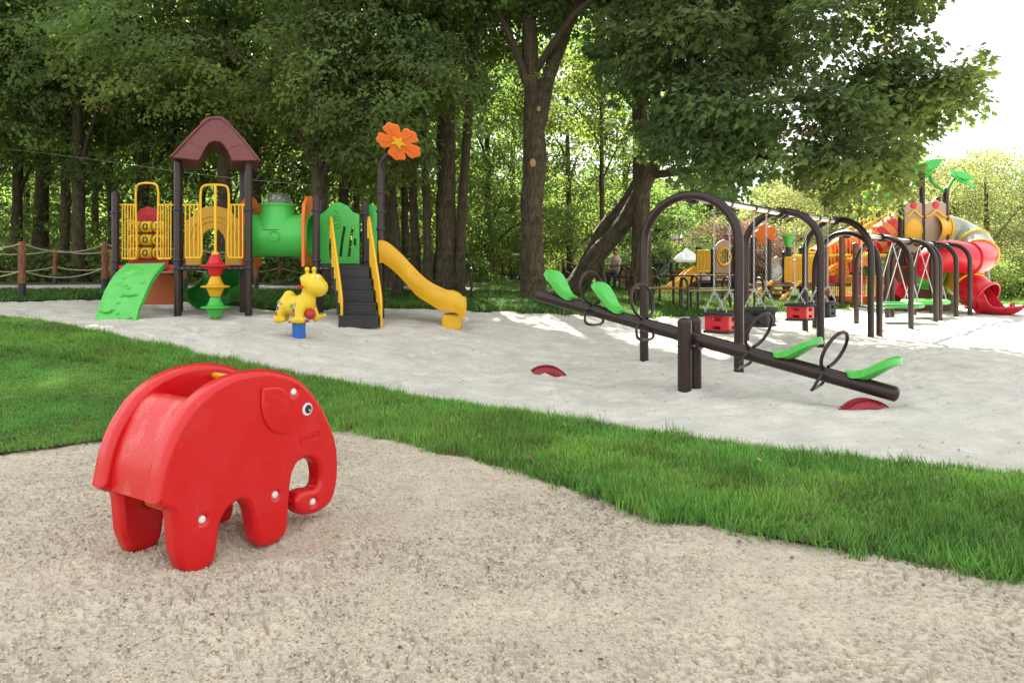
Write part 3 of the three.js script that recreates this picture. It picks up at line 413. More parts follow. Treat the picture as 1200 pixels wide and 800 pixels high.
// ---------- the red elephant ----------
{
  const e = thing('elephant_climber', 'red plastic elephant ride with white bolt caps in the near sand', 'play elephant', [-1.473, 0, -3.057], 0.992);
  const out = [[-0.178, 0.31], [-0.169, 0.355], [-0.153, 0.434], [-0.121, 0.523], [-0.076, 0.599], [-0.016, 0.669], [0.067, 0.725], [0.17, 0.76], [0.278, 0.769], [0.377, 0.761], [0.48, 0.726], [0.562, 0.673], [0.646, 0.58], [0.705, 0.481], [0.745, 0.391], [0.765, 0.296], [0.765, 0.205], [0.751, 0.133], [0.721, 0.08], [0.666, 0.055], [0.599, 0.052], [0.543, 0.065], [0.507, 0.1], [0.5, 0.14], [0.522, 0.172], [0.57, 0.178], [0.612, 0.172], [0.637, 0.185], [0.643, 0.225], [0.631, 0.281], [0.599, 0.314], [0.562, 0.325], [0.516, 0.314], [0.489, 0.277], [0.478, 0.23], [0.471, 0.175], [0.463, 0.093], [0.459, 0.038], [0.436, -0.005], [0.377, -0.02], [0.311, -0.01], [0.28, 0.045], [0.268, 0.109], [0.256, 0.165], [0.231, 0.205], [0.193, 0.222], [0.147, 0.202], [0.118, 0.165], [0.103, 0.105], [0.092, 0.033], [0.06, -0.01], [-0.002, -0.02], [-0.05, 0.0], [-0.076, 0.057], [-0.089, 0.103], [-0.096, 0.178], [-0.102, 0.241], [-0.115, 0.268], [-0.153, 0.287]];
  const holes = [[0.49, 0.648], [0.385, 0.202], [0.024, 0.195], [0.603, 0.112]];
  const v = new THREE.SplineCurve([...out, out[0]].map(p => new THREE.Vector2(...p))), sh = new THREE.Shape(v.getPoints(260).slice(0, -1));
  for (const h of holes) sh.holes.push(new THREE.Path(circ(0.009, h[0], h[1], 24).map(p => new THREE.Vector2(...p))));
  const side = () => new THREE.ExtrudeGeometry(sh, { depth: 0.034, bevelEnabled: true, bevelThickness: 0.032, bevelSize: 0.026, bevelOffset: -0.026, bevelSegments: 8, curveSegments: 8 });
  // moulded red with dust, grit specks and fine scratches
  function worn(size, nS, dust, seed) {
    const R = rng(seed), d = new Float32Array(size * size); for (let k = 0; k < nS; k++) { let x = R() * size, y = R() * size, a = R() * 6.28, n = 6 + R() * 60, s = 0.08 + 0.3 * R() * R(); for (let i = 0; i < n; i++) { a += (R() - 0.5) * 0.12; x += Math.cos(a); y += Math.sin(a); for (const [ox, oy] of [[0, 0], [1, 0], [0, 1]]) d[((Math.floor(y + oy) % size + size) % size) * size + (Math.floor(x + ox) % size + size) % size] += s * (ox + oy ? 0.6 : 1); } }
    for (let k = 0; k < nS * 4; k++) { const i = Math.floor(R() * size * size); for (const o of [0, 1, 2, size, size + 1, size + 2, size * 2 + 1]) d[(i + o) % (size * size)] += 0.35; }
    return tex(size, (u, v) => { const a = pfbm(u, v, 5, seed, 5), b = noise(u * 200, v * 200, seed + 3, 200), k = Math.min(0.8, d[Math.floor(v * size) * size + Math.floor(u * size)] + dust * smooth(0.5, 0.75, a) * (0.4 + b)); return [mix(0.765, 0.8, k), mix(0.035, 0.55, k), mix(0.065, 0.48, k)]; });
  }
  const redOf = (map) => new THREE.MeshPhysicalMaterial({ map, roughness: 0.38, roughnessMap: rough2, bumpMap: grain6, bumpScale: 0.0006 });
  const redM = redOf(worn(1024, 300, 0.13, 61)), saddleM = redOf(rep(worn(512, 600, 0.4, 67), 1.6));
  const earS = [[0.307, 0.693], [0.302, 0.625], [0.311, 0.57], [0.335, 0.518], [0.377, 0.483], [0.428, 0.467], [0.455, 0.475], [0.46, 0.54], [0.455, 0.61], [0.43, 0.67], [0.377, 0.69]];
  const font = await new FontLoader().loadAsync('fonts/droid/droid_sans_bold.typeface.json');
  for (const s of [1, -1]) {
    const fl = (g) => s < 0 ? mirrorZ(g) : g;
    const p = part('side_panel', fl(creased(side().translate(0, 0, 0.1795), 0.5)), redM, e);
    const face = 0.2455;
    part('ear', fl(ext(shape(earS, true), 0.014, 0.012, 6, 0.01).applyMatrix4(new THREE.Matrix4().set(1, 0, 0, 0, 0, 1, 0, 0, -0.06, 0, 1, 0.018, 0, 0, 0, 1)).translate(0, 0, face - 0.007)), redM, p);
    for (const h of holes) {
      part('bolt_cap', fl(lathe([[0.0175, -0.012], [0.0175, 0.002], [0.014, 0.009], [0.007, 0.012], [0, 0.0125]], 24).rotateX(Math.PI / 2).translate(h[0], h[1], face - 0.012)), M.white, p);
    }
    const eye = part('eye', fl(lathe([[0.03, -0.002], [0.029, 0.002], [0.0, 0.0035]], 28).rotateX(Math.PI / 2).translate(0.564, 0.558, face)), M.white, p);
    const pup = part('pupil', fl(lathe([[0.021, 0], [0.02, 0.0025], [0, 0.0045]], 28).rotateX(Math.PI / 2).translate(0.568, 0.558, face + 0.0008)), M.black, p);
    part('pupil_glint', fl(lathe([[0.005, 0], [0.004, 0.0012], [0, 0.0016]], 12).rotateX(Math.PI / 2).translate(0.574, 0.552, face + 0.0047)), M.white, p);  // small white disc painted on the pupil as its glint
    const pl = (w, h, r) => rrect(w, h, r).map(([x, y]) => [x * Math.cos(0.1) - y * Math.sin(0.1) + 0.581, x * Math.sin(0.1) + y * Math.cos(0.1) + 0.426]);
    part('name_plate', fl(ext(shape(pl(0.12, 0.05, 0.022), false, [pl(0.108, 0.04, 0.018)]), 0.005, 0.0015, 2).translate(0, 0, face - 0.001)), redM, p);
    const tg = new TextGeometry('little tikes', { font, size: 0.0155, depth: 0.002, curveSegments: 3 }); tg.center(); if (s < 0) tg.scale(-1, 1, 1); tg.rotateZ(0.1); part('raised_letters', fl(tg.translate(0.581, 0.426, face + 0.0005)), redM, p);
  }
  // hump, seat and tunnel between the panels
  const prof = [[-0.138, 0.29], [-0.134, 0.35], [-0.12, 0.43], [-0.088, 0.52], [-0.045, 0.595], [-0.005, 0.648], [0.045, 0.672], [0.095, 0.655], [0.15, 0.585], [0.225, 0.5], [0.36, 0.455], [0.47, 0.46], [0.56, 0.43], [0.55, 0.4], [0.45, 0.41], [0.34, 0.4], [0.24, 0.42], [0.15, 0.47], [0.08, 0.53], [0.02, 0.5], [-0.04, 0.44], [-0.075, 0.34], [-0.085, 0.28]];
  part('saddle', creased(ext(shape(prof, true), 0.34, 0.012, 4).translate(0, 0, -0.17), 0.6), saddleM, e);
  part('handle_rod', bar([0.345, 0.712, -0.17], [0.345, 0.712, 0.17], 0.014, 0.014, 16), M.yellow, e);
  part('trunk_rod', bar([0.603, 0.112, -0.17], [0.603, 0.112, 0.17], 0.014, 0.014, 16), M.yellow, e);
  part('leg_rod', bar([0.385, 0.202, -0.17], [0.385, 0.202, 0.17], 0.012, 0.012, 12), M.yellow, e);
  part('leg_rod', bar([0.024, 0.195, -0.17], [0.024, 0.195, 0.17], 0.012, 0.012, 12), M.yellow, e);
}
// ---------- the play tower ----------
{
  const O = V(-4.6, G(-4.6, -11.5), -11.5), tw = thing('play_tower', 'play tower with brown arched roof, green tunnel and yellow slide', 'playground tower', O.toArray());
  const T = (x, y, d) => at(x, y, d).sub(O), gy = (x, d) => { const X = (x - 600) / F * d; return G(X, -d) - O.y; };
  const DY = 1.285 - O.y;                                          // deck level in the tower's own metres
  function post(px, d, top, r = 0.057, cols = [0.12, 0.0, 0.9]) {
    const q = T(px, 316, d), y0 = gy(px, d) - 0.15, y1 = T(px, top, d).y, p = part('post', bar([q.x, y0, q.z], [q.x, y1 - r * 0.6, q.z], r, r, 18), M.brownSteel, tw);
    part('post_cap', lathe([[r * 1.05, 0], [r * 1.05, r * 0.4], [r * 0.7, r * 0.9], [0, r * 1.05]], 18).translate(q.x, y1 - r, q.z), M.brownSteel, p);
    for (const c of cols) part('clamp', lathe([[r, -0.02], [r + 0.016, -0.018], [r + 0.016, 0.018], [r, 0.02]], 18).translate(q.x, DY + c - 0.05, q.z), M.bolt, p); return q;
  }
  const A = post(208, 11.2, 186), B = post(291, 11.2, 186), B2 = post(284.5, 12.15, 190), A2 = post(210, 12.2, 190), L = post(135, 11.75, 224);
  const C1 = post(370.5, 11.35, 227), C2 = post(428, 12.1, 234), C3 = post(446, 11.5, 196, 0.057, [0.12, 0, 0.62, 0.9, 1.2]), C4 = post(375, 12.25, 232);
  const deckS = (q) => { const s = shape(q.map(p => [p.x, -p.z])); return ext(s, 0.09, 0.006, 1).rotateX(-Math.PI / 2).translate(0, DY - 0.09, 0); };
  part('deck', deckS([A, B, B2, A2]), M.black, tw); part('deck', deckS([L, A, A2]), M.redPanel, tw); part('deck', deckS([C1, C3, C2, C4]), M.black, tw);
  for (const [a, b] of [[A, B], [C1, C3]]) { const k = part('deck_edge', bar([a.x, DY - 0.06, a.z + 0.03], [b.x, DY - 0.06, b.z + 0.03], 0.03, 0.03, 4), M.black, tw); for (let i = 1; i < 12; i++) part('rivet', new THREE.SphereGeometry(0.009, 8, 6).translate(mix(a.x, b.x, i / 12), DY - 0.05, mix(a.z, b.z, i / 12) + 0.055), M.galv, k); }
  // roof
  {
    const rp = (u, v) => { const p = T(180 + u / 8, 120 + v / 8, 11.0); return [p.x, p.y]; }, mk = (l) => l.map(p => rp(...p));
    const inner = [[730, 548], [712, 500], [690, 455], [660, 408], [622, 372], [572, 360], [520, 378], [485, 425], [455, 480], [420, 545]];
    const outer = [[140, 512], [210, 440], [300, 340], [400, 238], [470, 170], [520, 138], [575, 130], [640, 142], [690, 180], [760, 250], [850, 350], [930, 450], [1000, 545]];
    const rs = mk([...outer, ...inner]), cx = rp(572, 300)[0], cy = rp(572, 300)[1], z0 = T(252, 180, 11.0).z;
    const sc = (l, k, dy = 0) => l.map(([x, y]) => [cx + (x - cx) * k, cy + (y - cy) * k + dy]);
    const rf = part('roof', creased(ext(shape(rs), 1.15, 0.02, 3).translate(0, 0, z0 - 1.15), 0.5), M.roof, tw);
    const oo = mk(outer), front = [...oo, ...sc(oo, 0.9, -0.012).reverse()];
    for (const z of [0.012, -0.37, -0.75, -1.14]) part('roof_rib', creased(ext(shape(sc(front, 1.02, -0.005)), 0.1, 0.012, 2).translate(0, 0, z0 + z - 0.09), 0.5), M.roof, rf);
    const cap = mk([[425, 180], [445, 150], [490, 118], [560, 104], [630, 108], [680, 135], [715, 165], [722, 192], [690, 182], [640, 145], [575, 134], [515, 142], [465, 175]]);
    part('roof_cap', creased(ext(shape(cap, true), 0.8, 0.012, 3).translate(0, 0, z0 - 0.98), 0.6), M.roof, rf);
    for (const q of [[[330, 372], [400, 400], [465, 440]], [[690, 442], [755, 410], [815, 395]]]) part('roof_seam', tube(q.map(p => { const r = rp(...p); return [r[0], r[1], z0 + 0.002]; }), 0.004, 10, 6), M.roof, rf);
    // the frame is a skewed rhombus in plan, and so is its roof
    const skew = new THREE.Matrix4().set(1, 0, 0.4, -0.4 * z0, 0, 1, 0, 0, 0, 0, 1, 0, 0, 0, 0, 1); for (const o of [rf, ...rf.children]) o.geometry.applyMatrix4(skew);
  }
  // barriers of bars with a tall loop in the middle
  function barrier(a, b, x0, x1, y0, y1, d0, d1, loop, nb) {
    const p = (x, y) => T(x, y, mix(d0, d1, (x - x0) / (x1 - x0))), g = part('barrier', [bar(p(x0 - 3, y0), p(loop[0], y0), 0.016), bar(p(loop[1], y0), p(x1 + 3, y0), 0.016), bar(p(x0, y1), p(loop[0], y1), 0.016), bar(p(loop[1], y1), p(x1, y1), 0.016)], M.yellowSteel, tw);
    part('loop_rail', tube([p(loop[0] - 8, y1), p(loop[0] - 1.5, y1), p(loop[0], y1 - 3), p(loop[0], loop[2] + 4), p(loop[0] + 2.5, loop[2]), p(loop[1] - 2.5, loop[2]), p(loop[1], loop[2] + 4), p(loop[1], y1 - 3), p(loop[1] + 1.5, y1), p(loop[1] + 8, y1)], 0.018, 90, 10), M.yellowSteel, g);
    for (let i = 0; i < nb; i++) { const f = i / (nb - 1); for (const [s, e] of [[x0, loop[0] - 3.5], [loop[1] + 3.5, x1]]) { const x = mix(s, e, f); part('bar', bar(p(x, y0), p(x, y1), 0.0115, 0.0115, 8), M.yellowSteel, g); } }
  }
  barrier(L, A, 143, 200, 240, 303, 11.75, 11.3, [159.5, 184.5, 216], 5);
  barrier(A, B, 217, 284, 240, 302, 11.15, 11.15, [235.5, 267, 218], 4);
  // tic-tac-toe panel with turning yellow drums
  {
    const p = part('tic_tac_toe_panel', [ext(shape([[-0.32, -0.02], [0.36, -0.02], [0.36, 0.42], [0.22, 0.5], [0.22, 0.82], [0.16, 0.95], [0.02, 1.0], [-0.12, 0.95], [-0.18, 0.82], [-0.18, 0.5], [-0.32, 0.42]].map(q => [q[0], q[1] * 0.98])), 0.04, 0.008, 2).translate(T(171, 306, 12.05).x, DY, T(171, 306, 12.05).z - 0.06)], M.redPanel, tw);
    const c = T(172.5, 281, 11.98), k = 0.2, font2 = await new FontLoader().loadAsync('fonts/droid/droid_sans_bold.typeface.json');
    ['X', 'O', 'X', 'X', 'O', 'O', 'X', 'O', 'O'].forEach((s, i) => {
      const x = c.x + (i % 3 - 1) * k, y = c.y + (1 - Math.floor(i / 3)) * 0.215, dr = part('drum', lathe([[0, -0.088], [0.07, -0.088], [0.082, -0.07], [0.084, 0], [0.082, 0.07], [0.07, 0.088], [0, 0.088]], 24).rotateZ(Math.PI / 2).scale(1, 1.12, 1).translate(x, y, c.z), M.lemon, p);
      const t = new TextGeometry(s, { font: font2, size: 0.1, depth: 0.006, curveSegments: 5 }); t.center(); part('drum_letter', t.translate(x, y, c.z + 0.084), M.black, dr);
    });
    for (let i = 0; i < 3; i++) part('drum_axle', bar([c.x - 0.31, c.y + (i - 1) * 0.215, c.z], [c.x + 0.31, c.y + (i - 1) * 0.215, c.z], 0.012, 0.012, 8), M.black, p);
    for (const [x, y, r] of [[-0.04, 0.78, 0.05], [0.1, 0.8, 0.04], [0.03, 0.68, 0.035]]) part('relief', ring(r, 0.012, 20).translate(T(171, 306, 12.05).x + x, DY + y, T(171, 306, 12.05).z - 0.022), M.redPanel, p);
  }
  // yellow arched panel at the back and the green slide behind
  {
    const c = T(251, 306, 12.15), sh = shape([[-0.46, 0], [-0.2, 0], [-0.2, 0.42], [-0.17, 0.52], [-0.1, 0.6], [0, 0.63], [0.1, 0.6], [0.17, 0.52], [0.2, 0.42], [0.2, 0], [0.5, 0], [0.48, 0.75], [0.36, 0.84], [0.28, 0.95], [0.1, 1.0], [-0.1, 1.0], [-0.26, 0.95], [-0.34, 0.84], [-0.46, 0.76]]);
    const p = part('arch_panel', ext(sh, 0.06, 0.012, 3).translate(c.x, DY - 0.02, c.z), M.yellow, tw);
    for (const r of [0.3, 0.38]) part('arch_relief', tube(Array.from({ length: 13 }, (_, i) => { const a = Math.PI * i / 12; return [c.x + Math.cos(a) * r, DY + 0.42 + Math.sin(a) * r * 1.05, c.z + 0.062]; }), 0.012, 40, 6), M.yellow, p);
    const path = [[0, 0, 0], [0.05, -0.25, -0.5], [-0.05, -0.55, -0.75], [-0.12, -0.72, -0.6], [-0.12, -0.8, -0.2]], cv = new THREE.CatmullRomCurve3(path.map(q => V(c.x + q[0] - 0.12, DY + q[1], c.z - 0.1 + q[2])));
    part('back_slide', slab((u, v) => { const q = cv.getPoint(u), a = (v - 0.5) * Math.PI * 1.1; return V(q.x + Math.sin(a) * 0.36, q.y + 0.34 - Math.cos(a) * 0.3, q.z); }, 16, 14, 0.03), M.deepGreen, tw);
  }
  // green climbing ramp with moulded holds
  {
    const Lf = [T(149, 309, 11.4), T(135, 322, 11.12), T(124, 340, 10.87), T(117, 357, 10.68), T(111, 375, 10.5)], Rt = [T(194, 308, 11.3), T(180, 325, 11.02), T(171, 343, 10.78), T(164, 360, 10.6), T(159, 378, 10.4)], cl = new THREE.CatmullRomCurve3(Lf), cr = new THREE.CatmullRomCurve3(Rt), R = rng(31);
    const blobs = [[0.5, 0.25, 0.13, 0.03], [0.78, 0.72, 0.14, 0.03], [0.28, 0.55, 0.12, 0.02], [0.62, 0.7, 0.09, 0.022], [0.15, 0.3, 0.08, 0.02]];
    const f = (u, v) => { const a = cl.getPoint(u), b = cr.getPoint(u), p = a.clone().lerp(b, v), n = V(-0.35, 0.55, 0.75).normalize(); let k = 0; for (const [bu, bv, r, h] of blobs) { const q = Math.hypot((u - bu) * 1.25, (v - bv) * 0.6) / r; k += h * Math.exp(-Math.pow(q, 4)); } const edge = v < 0.06 || v > 0.94 ? 0.015 : 0; return p.addScaledVector(n, k + edge); };
    const rm = part('climbing_ramp', slab(f, 44, 30, 0.07), M.lime, tw);
    for (const [u, v] of [[0.12, 0.5], [0.3, 0.28], [0.42, 0.42], [0.45, 0.52], [0.58, 0.45], [0.7, 0.42], [0.82, 0.35], [0.87, 0.5], [0.35, 0.8], [0.55, 0.78]]) part('climbing_hold', new THREE.SphereGeometry(0.028, 12, 8).scale(1.3, 0.9, 0.9).translate(...f(u, v).toArray()), M.lime, rm);
    for (const [u, v, w] of [[0.84, 0.22, 0.09], [0.93, 0.72, 0.11], [0.55, 0.66, 0.09]]) part('foot_ledge', tube([-1, -0.5, 0, 0.5, 1].map(q => { const p = f(Math.min(0.985, u + 0.03 * (1 - q * q)), clamp(v + q * w * 1.5)); return p.add(V(-0.01, 0.012, 0.02)); }), 0.016, 16, 8), M.lime, rm);
  }
  // orange crawl panel below the deck
  part('crawl_panel', ext(shape([[-0.22, -0.3], [0.3, -0.3], [0.36, -0.2], [0.34, 0.12], [0.2, 0.22], [-0.2, 0.18]]), 0.05, 0.012, 2).translate(T(185, 335, 11.9).x, T(185, 335, 11.9).y, T(185, 335, 11.9).z), M.rust, tw);
  // spinning diabolo pole
  {
    const c = T(252, 372, 10.85), y0 = gy(252, 10.85), H = 0.315, pole = part('spinner_pole', [bar([c.x, y0 - 0.1, c.z], [c.x, T(252, 218, 10.85).y, c.z], 0.02, 0.02, 12), bar([c.x, T(252, 218, 10.85).y, c.z], T(252, 219, 11.15), 0.018)], M.yellowSteel, tw);
    [M.green, M.yellow, M.red].forEach((m, i) => part('spinner', lathe([[0.07, 0], [0.085, 0.02], [0.11, 0.09], [0.13, 0.125], [0.2, 0.136], [0.207, 0.148], [0.2, 0.161], [0.13, 0.17], [0.1, 0.215], [0.075, 0.285], [0.06, H], [0, H]], 32).translate(c.x, y0 + 0.0 + i * H * 0.985, c.z), m, pole));
    part('pole_ferrule', lathe([[0.06, 0], [0.05, 0.03], [0.022, 0.06]], 16).translate(c.x, y0 + 3 * H * 0.985, c.z), M.yellow, pole);
  }
  // tunnel with turret and bubble
  {
    const a = T(293, 276, 11.7), b = T(366, 277, 11.7), cx = (a.x + b.x) / 2 - 0.06, r = 0.345, y = a.y, z = a.z, l = b.x - a.x;
    const t = part('tunnel', lathe([[r * 0.94, -l / 2], [r * 1.06, -l / 2 + 0.005], [r * 1.06, -l / 2 + 0.05], [r, -l / 2 + 0.07], [r, -0.33], [r * 0.985, -0.3], [r * 0.985, 0.26], [r, 0.3], [r, l / 2 - 0.07], [r * 1.06, l / 2 - 0.05], [r * 1.06, l / 2 - 0.005], [r * 0.94, l / 2]], 48).rotateZ(-Math.PI / 2).translate((a.x + b.x) / 2, y, z), M.green, tw);
    part('turret', lathe([[0.36, 0.08], [0.33, 0.2], [0.29, 0.3], [0.275, 0.36], [0.27, 0.46], [0.29, 0.475], [0.29, 0.5], [0.25, 0.505]], 40).translate(cx, y, z), M.green, t);
    part('bubble_window', new THREE.SphereGeometry(0.235, 32, 14, 0, 6.2832, 0, Math.PI / 2).scale(1, 0.88, 1).translate(cx, y + 0.5, z), M.dome, t);
    part('turret_collar', tube(Array.from({ length: 16 }, (_, i) => { const q = i / 16 * 6.2832; return [cx + Math.cos(q) * 0.335, y + 0.24 - Math.abs(Math.sin(q)) * 0.1, z + Math.sin(q) * 0.325]; }), 0.02, 60, 8, true), M.green, t);
    part('tunnel_medallion', ring(0.075, 0.012, 28).translate(cx + 0.06, y - 0.02, z + r), M.green, t);
    for (let i = 0; i < 10; i++) { const q = i / 10 * 6.283; part('tunnel_bolt', new THREE.SphereGeometry(0.012, 8, 6).translate(cx + Math.cos(q) * 0.275, y + 0.49, z + Math.sin(q) * 0.275 + 0.01), M.galv, t); }
    for (const x of [a.x - 0.02, b.x - 0.06]) { const s = part('tunnel_end_panel', ext(shape([[-0.42, -0.5], [0.42, -0.5], [0.42, 0.3], [0.36, 0.5], [0.2, 0.6], [0, 0.64], [-0.2, 0.6], [-0.36, 0.5], [-0.42, 0.3]], false, [circ(0.33, 0, 0, 28)]), 0.05, 0.01, 2).rotateY(Math.PI / 2).translate(x, y, z), M.orange, tw); }
  }
  // green slotted wall and the small one beyond
  {
    const c = T(398, 306, 12.0), w = 0.33; const slot = (x, k) => [[x - 0.02, 0.12], [x + 0.02, 0.12], [x + 0.025 + k, 0.36], [x + 0.05 + k * 1.8, 0.6], [x + 0.015 + k * 1.8, 0.62], [x - 0.015 + k, 0.38]];
    part('slotted_wall', ext(shape([[-w, 0], [w, 0], [w, 0.82], [0.22, 0.86], [0.14, 0.96], [0.0, 1.02], [-0.12, 1.0], [-0.22, 0.88], [-w, 0.8]], false, [slot(0.02, 0.02), slot(0.16, 0.02), slot(-0.14, -0.02).map(q => [q[0], q[1] * 0.75]), rrect(0.04, 0.12, 0.018, 0.26, 0.36)]), 0.05, 0.01, 2).translate(c.x, DY + 0.02, c.z), M.green, tw);
    part('wall_medallion', [ring(0.1, 0.012).translate(c.x - 0.06, DY + 0.72, c.z + 0.052), ring(0.055, 0.01).translate(c.x - 0.06, DY + 0.85, c.z + 0.052), ring(0.05, 0.012).translate(c.x - 0.06, DY + 0.72, c.z + 0.052)], M.green, tw);
    const d = T(435, 270, 12.3); part('small_wall', ext(shape([[-0.13, -0.5], [0.14, -0.5], [0.14, 0.32], [0.06, 0.44], [-0.06, 0.42], [-0.13, 0.3]]), 0.05, 0.01, 2).translate(d.x, d.y, d.z), M.green, tw);
  }
  // stairs and their railings
  {
    const tl = V(-2.84, DY + O.y, -11.42).sub(O), tr = V(-2.24, DY + O.y, -11.42).sub(O), by = gy(424, 10.55), bl = V(-2.47, 0, -10.5).sub(O), br = V(-1.9, 0, -10.5).sub(O); bl.y = br.y = by - 0.02;
    const st = part('staircase', [bar(tl, bl, 0.03, 0.03, 4), bar(tr, br, 0.03, 0.03, 4)], M.black, tw), n = 5;
    for (let i = 0; i < n; i++) { const f = (i + 0.7) / n, f2 = (i + 1) / n, a = tl.clone().lerp(bl, f), b = tr.clone().lerp(br, f), a2 = tl.clone().lerp(bl, f2), b2 = tr.clone().lerp(br, f2); const y = mix(DY, by, i / n) - 0.03, w = b.x - a.x; part('tread', box(w, 0.035, 0.25, (a.x + b.x) / 2, y - 0.02, a.z + 0.02), M.black, st); part('riser', box(w, Math.max(0.05, (DY - by) / n - 0.035), 0.02, (a2.x + b2.x) / 2 - 0.02, y - (DY - by) / n / 2 - 0.02, a.z + 0.15), M.black, st); }
    for (const [t, b] of [[tl, bl], [tr, br]]) {
      const P = (f, h) => t.clone().lerp(b, f).add(V(0, h, 0)), rl = part('stair_rail', tube([P(-0.14, 0.3), P(-0.14, 0.62), P(-0.08, 0.68), P(0.02, 0.68), P(0.08, 0.66), P(0.92, 0.46), P(1.0, 0.42), P(1.02, 0.35), P(1.02, -0.03)], 0.02, 70, 10), M.yellowSteel, tw);
      part('lower_rail', bar(P(0.0, 0.06), P(1.02, 0.06), 0.015), M.yellowSteel, rl);
      for (let i = 0; i <= 13; i++) { const f = 0.02 + i / 13 * 0.94; part('baluster', bar(P(f, 0.06), P(f, mix(0.67, 0.45, f)), 0.012, 0.012, 8), M.yellowSteel, rl); }
    }
  }
  // yellow slide
  {
    const cv = new THREE.CatmullRomCurve3([T(447, 306, 11.75), T(457, 309, 11.72), T(480, 333, 11.6), T(500, 352, 11.45), T(520, 363, 11.3), T(538, 365, 11.2), T(546, 365, 11.15)]);
    const f = (u, v) => { const p = cv.getPoint(u), s = v * 2 - 1, w = 0.27, k = Math.abs(s); const ww = (0.012 * Math.sin(u * 26)) * smooth(0.5, 0.9, k), h = k < 0.62 ? 0.05 * Math.pow(k / 0.62, 3) : 0.05 + (k - 0.62) / 0.38 * mix(0.26, 0.15, smooth(0.7, 1, u)); return V(p.x + 0.1 * s * 0.2, p.y + h + ww, p.z + s * (k > 0.62 ? w + 0.02 * (k - 0.62) : w * (0.75 + 0.4 * k / 0.62 * 0.6))); };
    const s = part('slide', slab((u, v) => f(u, v), 48, 24, 0.035), M.yellow, tw); s.userData.label = 'yellow wavy slide';
    const hood = new THREE.CatmullRomCurve3([0, 0.14, 0.3, 0.5, 0.7, 0.9, 1].map(u => f(u, 1).add(V(0, 0, 0.012)))); part('slide_lip', new THREE.TubeGeometry(hood, 50, 0.028, 10), M.yellow, s);
    part('slide_moulding', tube([0.05, 0.15, 0.25, 0.36, 0.46, 0.56, 0.66, 0.78, 0.9].map((u, i) => f(u, 0.9).add(V(0, -0.06 + (i % 2) * 0.03, 0.03))), 0.016, 60, 8), M.yellow, s);
    part('slide_wall', slab((u, v) => { const p = f(u, 1); return V(p.x, mix(p.y, p.y - mix(0.34, 0.27, u), v), p.z + 0.02 + 0.02 * Math.sin(v * 3.1) + 0.008 * Math.sin(u * 30 + v * 4)); }, 48, 8, 0.03), M.yellow, s);
    const e = T(530, 366, 11.2); part('slide_foot', box(0.3, 0.26, 0.46, e.x, gy(530, 11.2) + 0.06, e.z, 0.06), M.yellow, s);
  }
  // flower on its bent post
  {
    const p0 = T(446, 198, 11.5), p1 = T(459, 178, 11.4), c = T(468, 166, 11.3);
    part('flower_arm', tube([p0.clone().add(V(0, -0.2, 0)), p0, T(449, 188, 11.47), p1, c], 0.05, 30, 12), M.brownSteel, tw);
    const fs = []; for (let i = 0; i < 60; i++) { const a = i / 60 * 6.2832, r = 0.2 + 0.14 * Math.sqrt(Math.abs(Math.cos(a * 2.5))) + 0.012 * Math.cos(a * 15); fs.push([Math.cos(a) * r, Math.sin(a) * r]); }
    const tilt = (g) => g.rotateZ(-0.1).scale(1.1, 0.8, 1).rotateX(0.3).rotateY(0.15).rotateZ(-0.5).translate(c.x, c.y, c.z);
    const fl = part('flower_head', tilt(ext(shape(fs, true), 0.07, 0.02, 3)), M.orange, tw);
    const st = []; for (let i = 0; i < 10; i++) { const a = i / 10 * 6.2832 + 0.3, r = i % 2 ? 0.06 : 0.125; st.push([Math.cos(a) * r, Math.sin(a) * r]); }
    part('flower_centre', tilt(ext(shape(st, true), 0.05, 0.012, 2).translate(0, 0, 0.055)), M.yellow, fl);
    for (let i = 0; i < 5; i++) { const a = i * 1.2566; part('petal_rib', tilt(tube([[Math.cos(a) * 0.13, Math.sin(a) * 0.13, 0.07], [Math.cos(a) * 0.27, Math.sin(a) * 0.27, 0.07]], 0.014, 6, 6)), M.orange, fl); }
  }
}
